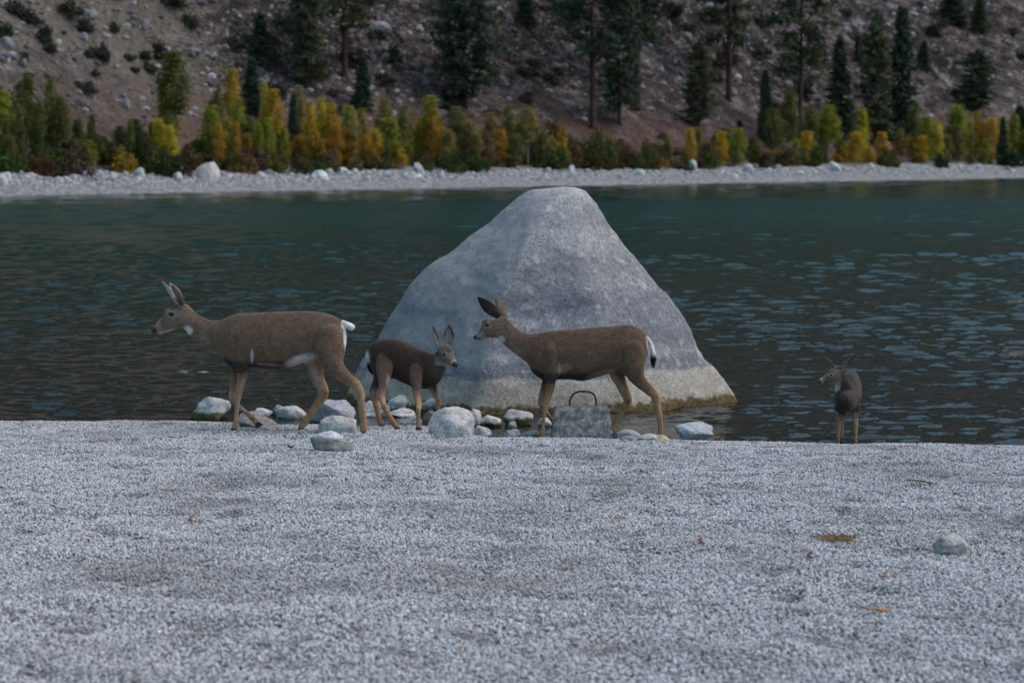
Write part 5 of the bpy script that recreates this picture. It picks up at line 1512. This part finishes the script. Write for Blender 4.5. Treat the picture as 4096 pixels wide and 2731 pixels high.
aspens = [(20, 370, 62, 'lime', 22, 0), (75, 405, 38, 'olive', 18, 1), (120, 300, 52, 'olive', 26, 2), (165, 420, 36, 'olive', 20, 4), (212, 325, 42, 'olive', 24, 2), (246, 400, 46, 'olive', 19, 4),
          (300, 560, 44, 'olive', 18, 0), (385, 540, 42, 'green', 18, 4), (412, 548, 36, 'olive', 20, 4), (470, 590, 40, 'brown', 17, 0), (700, 218, 66, 'olive', 26, 5), (680, 300, 46, 'lime', 27, 2),
          (640, 480, 40, 'yellow', 18, 0), (682, 506, 36, 'yellow', 17, 1), (545, 480, 46, 'green', 24, 0), (800, 560, 40, 'olive', 20, 0), (850, 428, 58, 'lime', 18, 0), (880, 345, 32, 'pale', 27, 2), (936, 285, 34, 'gold', 24, 5),
          (915, 480, 40, 'lime', 19, 1), (962, 400, 40, 'lime', 20, 1), (1000, 470, 40, 'olive', 19, 0), (1096, 365, 42, 'gold', 19, 5), (1065, 340, 22, 'yellow', 25, 2), (1050, 480, 40, 'lime', 20, 0), (1130, 500, 36, 'lime', 20, 0),
          (1200, 352, 34, 'pale', 27, 2), (1244, 415, 34, 'gold', 20, 1), (1288, 402, 40, 'yellow', 23, 1), (1262, 520, 30, 'orange', 17, 0), (1330, 420, 38, 'gold', 22, 2), (1345, 500, 34, 'orange', 18, 0), (1285, 560, 30, 'orange', 16, 3), (1400, 430, 44, 'lime', 21, 0),
          (1395, 520, 40, 'orange', 18, 1), (1452, 440, 36, 'pale', 22, 1), (1470, 540, 36, 'orange', 17, 0), (1540, 400, 40, 'pale', 27, 2), (1556, 478, 56, 'lime', 18, 3), (1500, 520, 36, 'gold', 17, 0), (1622, 415, 36, 'pale', 24, 1), (1610, 520, 42, 'lime', 18, 0), (1680, 470, 34, 'gold', 22, 1),
          (1722, 388, 46, 'lime', 20, 0), (1735, 440, 40, 'orange', 19, 1), (1790, 520, 40, 'pale', 18, 0), (1824, 432, 50, 'olive', 22, 1), (1870, 500, 42, 'brown', 18, 0), (1900, 530, 40, 'pale', 17, 0), (1962, 456, 44, 'pale', 21, 1), (1940, 530, 40, 'brown', 17, 3), (2035, 430, 44, 'olive', 22, 1), (2000, 520, 40, 'orange', 18, 0),
          (2112, 440, 52, 'pale', 18, 5), (2060, 540, 40, 'olive', 17, 0), (2758, 516, 28, 'gold', 17, 0), (2882, 530, 38, 'gold', 16, 3), (2950, 515, 36, 'lime', 17, 0), (3010, 545, 36, 'brown', 18, 0), (3092, 442, 42, 'olive', 22, 2), (3150, 370, 42, 'olive', 28, 2),
          (3230, 430, 40, 'olive', 22, 2), (3310, 425, 46, 'lime', 20, 4), (3442, 440, 34, 'yellow', 20, 3), (3420, 530, 38, 'gold', 16, 0), (3655, 430, 30, 'olive', 22, 2), (3700, 470, 42, 'lime', 19, 0), (3740, 490, 36, 'yellow', 18, 1), (3820, 425, 56, 'lime', 21, 0),
          (3860, 460, 44, 'pale', 23, 1), (3902, 450, 32, 'gold', 22, 2), (3955, 475, 42, 'gold', 20, 0), (4000, 480, 40, 'lime', 20, 1), (4048, 462, 36, 'lime', 19, 3), (4090, 520, 34, 'olive', 18, 0), (4160, 440, 50, 'lime', 21, 1), (-60, 420, 60, 'lime', 22, 0)]
fill = random.Random(5)
for i in range(150):                       # the thicket between the trees picked out above
    px = fill.choice([fill.uniform(-100, 700), fill.uniform(760, 2150), fill.uniform(980, 2150), fill.uniform(2650, 4200)])
    cs = ['olive', 'olive', 'lime', 'green'] if px < 700 else (['gold', 'orange', 'pale', 'lime', 'brown', 'gold'] if px < 1500 else ['pale', 'olive', 'brown', 'lime', 'olive', 'gold'])
    lo = 480 if px < 2150 else 520
    aspens.append((px, fill.uniform(lo - 15, lo + 120), fill.uniform(22, 40), fill.choice(cs), fill.uniform(16, 26), fill.choice([0, 0, 3, 1])))
for a in aspens: aspen(*a)

# shrubs
def shrub_mesh(seed, n=900, mat='leaf', size=(0.05, 0.11)):
    r = np.random.default_rng(seed)
    nc = 26
    cc = r.normal(size=(nc, 3)); cc /= np.linalg.norm(cc, axis=1, keepdims=True); cc *= r.uniform(0.4, 0.95, (nc, 1)); cc[:, 2] = np.abs(cc[:, 2]) * 0.95 + 0.05
    idx = r.integers(0, nc, n)
    cen = cc[idx] + r.normal(size=(n, 3)) * 0.15
    cen[:, 2] = np.abs(cen[:, 2])
    base = r.normal(0.5, 0.17, nc)
    return leaf_mesh('foliage', cen, r.uniform(*size, n), base[idx] + r.normal(0, 0.12, n), M[mat])
SHRUB = [shrub_mesh(300 + i) for i in range(5)]
DSHRUB = [shrub_mesh(320 + i, 700, 'needle', (0.07, 0.14)) for i in range(4)]
def shrub(p, hw, h, tint, label, group, meshes, name='shrub', cat='shrub'):
    o = link_mesh(name, random.choice(meshes))
    o.location = p; o.scale = (hw, hw, h); o.rotation_euler = (0, 0, random.uniform(0, 6.28))
    j = random.uniform(0.8, 1.2)
    o.color = tuple(x * j for x in tint) + (1,)
    return tag(o, label, cat, group)
big = [(2185, 498, 56, 'pale'), (2235, 520, 56, 'gold'), (2290, 560, 50, 'brown'), (2370, 516, 60, 'olive'), (2430, 540, 52, 'olive'), (2330, 590, 46, 'olive'), (2490, 580, 48, 'brown'), (2545, 600, 40, 'brown'), (2592, 556, 46, 'olive'), (2640, 610, 40, 'brown'), (2830, 560, 44, 'brown'), (3060, 600, 44, 'brown'),
       (500, 600, 60, 'gold'), (560, 590, 60, 'brown'), (610, 610, 60, 'olive'), (575, 500, 46, 'green'), (770, 590, 60, 'brown'), (3140, 590, 50, 'brown'), (3200, 600, 50, 'olive'), (3560, 610, 46, 'olive'), (3260, 570, 40, 'olive')]
for px, top, hwpx, c in big:
    p = col_ground(px, random.uniform(14.5, 17))
    h = at_Y(px, top, p.y).z - p.z
    tint = tuple(x * 0.75 for x in AC[c])
    shrub(p, hwpx / F * p.y, h / 1.05, tint, f'rounded {AL[c]} bush taller than its neighbours on the far shore', f'tall {AL[c]} bushes on the far shore', SHRUB)
for i in range(110):
    px = random.uniform(-150, 4246)
    s = random.uniform(12.5, 24)
    p = col_ground(px, s)
    h = random.uniform(0.7, 1.7); c = random.choice(['brown', 'brown', 'olive', 'olive', 'green', 'pale'])
    tint = tuple(x * random.uniform(0.45, 0.8) for x in AC[c])
    shrub(p, h * random.uniform(0.6, 1.0), h, tint, 'low brownish understorey shrub at the foot of the far-shore aspens', 'understorey shrubs on the far shore', SHRUB)
# dark hillside shrubs and pinyons seen singly in the photograph
named_sh = [(60, 60, 44, 60), (110, 90, 40, 60), (180, 175, 40, 70), (200, 210, 30, 40), (270, 60, 60, 60), (340, 130, 40, 56), (355, 230, 26, 36), (420, 250, 26, 80), (385, 220, 36, 36), (455, 130, 26, 40), (515, 245, 26, 30), (540, 290, 22, 26), (600, 290, 40, 40), (640, 240, 36, 60), (760, 110, 36, 60), (580, 240, 30, 40), (380, 305, 20, 30), (100, 250, 20, 40), (20, 150, 40, 60), (1140, 120, 60, 70), (1060, 250, 60, 90), (1500, 160, 50, 40), (1560, 250, 60, 60), (2690, 70, 60, 60), (3730, 150, 40, 60), (2090, 300, 40, 30), (2230, 300, 30, 40)]
for px, py, hwpx, hpx in named_sh:
    p = hit_far(px, py)
    if p: shrub(p, hwpx / F * p.y, hpx / F * p.y, (0.045, 0.048, 0.030), 'large dark evergreen shrub standing out on the hillside', 'large dark shrubs on the hillside', DSHRUB)
for i in range(120):
    px, py, p = hill_point()
    if px < 900 and random.random() < 0.55: continue
    h = random.triangular(0.35, 1.6, 0.6)
    tint = random.choice([(0.050, 0.048, 0.035), (0.060, 0.045, 0.040), (0.075, 0.055, 0.05), (0.045, 0.055, 0.035), (0.10, 0.085, 0.06)])
    shrub(p, h * random.uniform(0.8, 1.4), h, tint, 'small dark sagebrush shrub among the hillside scree', 'sagebrush on the hillside', DSHRUB)
for i in range(30):
    px = random.uniform(2050, 3000) if i % 2 else random.uniform(-100, 4200)
    p = col_ground(px, random.uniform(26, 44))
    h = random.uniform(0.5, 1.1)
    shrub(p, h * 1.3, h, (0.11, 0.06, 0.042), 'low reddish-brown brush on the flat ground below the pines', 'reddish brush below the pines', SHRUB)

# conifers: prototypes 10 m tall
def conifer_meshes(seed, lowest, hw, dense, droop, H=10.0, shape='cone'):
    r = random.Random(seed); rr = np.random.default_rng(seed)
    segs = []
    lean = r.uniform(-0.2, 0.2)
    for i in range(8):
        z0, z1 = H * i / 8, H * (i + 1) / 8
        segs.append(((lean * z0 / H, 0, z0), 0.17 * (1 - i / 8.3), (lean * z1 / H, 0, z1), 0.17 * (1 - (i + 1) / 8.3)))
    cen, nrm, sh = [], [], []
    nb = dense
    for b in range(nb):
        k = lowest + (1 - lowest) * (b + r.random()) / nb
        q = (k - lowest) / (1 - lowest)
        if shape == 'cone': L = hw * (1 - q) ** 0.8 * r.uniform(0.6, 1.1) + 0.12
        else: L = hw * math.sin(math.pi * min(1, 0.25 + 0.72 * q)) ** 0.7 * r.uniform(0.45, 1.1) + 0.1
        a = r.uniform(0, 6.283); z = H * k
        d = np.array([math.cos(a), math.sin(a), 0.0])
        tip = d * L + np.array([0, 0, -droop * L * (1 - q) + 0.25 * L * q])
        o = np.array([lean * k, 0, z])
        segs.append((tuple(o), 0.035 * (1 - 0.5 * q), tuple(o + tip), 0.008))
        m = int(16 + 26 * L / hw)
        for _ in range(m):
            f = r.uniform(0.25, 1.05) ** 0.8
            sp = 0.10 + 0.16 * f * L * 0.5
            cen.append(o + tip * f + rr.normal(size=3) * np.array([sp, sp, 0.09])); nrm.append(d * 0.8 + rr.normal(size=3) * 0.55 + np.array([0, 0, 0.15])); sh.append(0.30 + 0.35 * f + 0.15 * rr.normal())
    cen, nrm = np.array(cen), np.array(nrm)
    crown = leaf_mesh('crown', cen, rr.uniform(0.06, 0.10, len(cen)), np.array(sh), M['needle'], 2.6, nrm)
    return tube_mesh('trunk', segs, M['pine_bark']), crown
PINE = [conifer_meshes(400 + i, lo, 1.9, 150, 0.15, shape='round') for i, lo in enumerate((0.30, 0.22, 0.38))]
OPEN = [conifer_meshes(420 + i, lo, 1.9, 75, 0.1, shape='round') for i, lo in enumerate((0.30, 0.26, 0.36))]
SOFT = [conifer_meshes(430 + i, 0.10, 1.9, 210, 0.2, shape='round') for i in range(3)]
FIR = [conifer_meshes(410 + i, 0.04, 1.5, 300, 0.3) for i in range(3)]
GREEN = [(0.058, 0.076, 0.044), (0.050, 0.070, 0.046), (0.066, 0.078, 0.042)]
def conifer(px, base, top, hwpx, kind, label, group=None, s=None):
    p = hit_far(px, base) if s is None else col_ground(px, s)
    H = at_Y(px, top, p.y).z - p.z
    hw = hwpx / F * p.y
    i = random.randrange(3)
    tm, cm = {'pine': PINE, 'open': OPEN, 'soft': SOFT, 'fir': FIR}[kind][i]
    root = empty('fir_tree' if kind == 'fir' else 'pine_tree', (p.x, p.y, p.z - 0.2))
    tag(root, label, 'fir tree' if kind == 'fir' else 'pine tree', group)
    sx = hw / (1.5 if kind == 'fir' else 1.9)
    rz = random.uniform(0, 6.28)
    for nm, me in (('trunk', tm), ('crown', cm)):
        o = link_mesh(nm, me, root)
        o.scale = (sx, sx, (H + 0.2) / 10.0); o.rotation_euler = (0, 0, rz)
        j = random.uniform(0.85, 1.15)
        o.color = tuple(x * j for x in random.choice(GREEN)) + (1,)
conifers = [(1228, 352, -260, 92, 'soft', 'tall dense dark conifer above the golden aspens, left of a bare-trunked pine'), (1380, 322, -420, 150, 'open', 'pine with a bare reddish trunk above the golden aspens'),
            (1862, 432, -330, 140, 'soft', 'broad dense conifer on the slope behind the yellow-green aspens'), (2100, 108, -80, 44, 'fir', 'small dense dark conifer high on the slope alone'),
            (2372, 512, -480, 170, 'open', 'tall pine with long bare trunk on reddish ground, left of a dense conifer'), (2478, 497, -260, 84, 'soft', 'dense dark conifer between two bare-trunked pines'),
            (2548, 425, -620, 190, 'open', 'tall pine with dark trunk just right of the dense conifer'), (2792, 502, 170, 66, 'soft', 'thin scraggly conifer right of the twin tall pines'),
            (2915, 402, -480, 150, 'open', 'tall pine with bare lower trunk beside the thin scraggly conifer'), (3200, 605, -260, 130, 'open', 'slender pine with open level branches and its foot in the aspens'),
            (3360, 548, 155, 66, 'fir', 'narrow pointed conifer left of the pair of dense conifers'), (3432, 255, 150, 26, 'fir', 'tiny pointed conifer on the slope above the dense pair'),
            (3502, 575, 95, 80, 'soft', 'dense conifer, the left of a close dark pair'), (3602, 575, 35, 78, 'fir', 'dense conifer, the right and taller of a close dark pair'),
            (3692, 282, 168, 36, 'fir', 'small conifer on the slope right of the dark pair'), (3902, 445, 205, 80, 'soft', 'broad single conifer on the right slope'),
            (3812, 95, -120, 60, 'fir', 'dark conifer high on the right slope'), (3915, 130, -30, 36, 'fir', 'small pointed conifer high on the right slope'),
            (1010, 450, 235, 52, 'fir', 'dark conifer rising behind the golden aspens on the left'), (1172, 640, 380, 36, 'fir', 'slim dark conifer standing among the golden aspens'),
            (1450, 440, 225, 46, 'fir', 'small dark conifer beside the bare reddish pine trunk'), (4082, 640, 425, 56, 'fir', 'dark conifer standing at the right end of the far-shore aspens'),
            (3062, 565, 285, 40, 'fir', 'thin conifer between two bare-trunked pines on the right'), (1045, 250, 60, 60, 'fir', 'shadowy conifer on the slope above the left golden aspens'),
            (4010, 660, 470, 26, 'fir', 'little pointed conifer tucked among the right-hand yellow aspens'), (2960, 590, 480, 30, 'fir', 'little conifer among the shrubs below the bare pine trunk')]
for a in conifers: conifer(*a)

# brush too dense to count, covering much of the rocky slope
def brush():
    r = np.random.default_rng(77)
    cen, siz, sh = [], [], []
    cl = [(random.uniform(700, 4200), random.uniform(-80, 330)) for _ in range(70)]
    for i in range(2900):
        if random.random() < 0.7:
            cx, cy = random.choice(cl); px, py = random.gauss(cx, 150), random.gauss(cy, 40)
        else: px, py = random.uniform(-150, 4246), random.uniform(-120, 480)
        if px < 850 and random.random() < 0.75: continue
        p = hit(px, py, far_z, 150.0, 350.0, 7.0)
        if not p: continue
        h = random.triangular(0.3, 1.5, 0.65); m = 50
        q = r.normal(size=(m, 3)) * np.array([h * 0.75, h * 0.75, h * 0.42]); q[:, 2] = np.abs(q[:, 2])
        cen.append(q + np.array(p)); siz.append(r.uniform(0.05, 0.11, m)); sh.append(np.clip(r.normal(random.uniform(0.2, 0.75), 0.12, m), 0, 1))
    me = leaf_mesh('brush', np.concatenate(cen), np.concatenate(siz), np.concatenate(sh), M['needle'])
    o = link_mesh('brush', me); o.color = (0.066, 0.053, 0.047, 1)
    tag(o, 'dense dark sagebrush covering the rocky hillside', 'brush', kind='stuff')
brush()

md = gravel.modifiers.new('pebbles', 'NODES'); md.node_group = ng
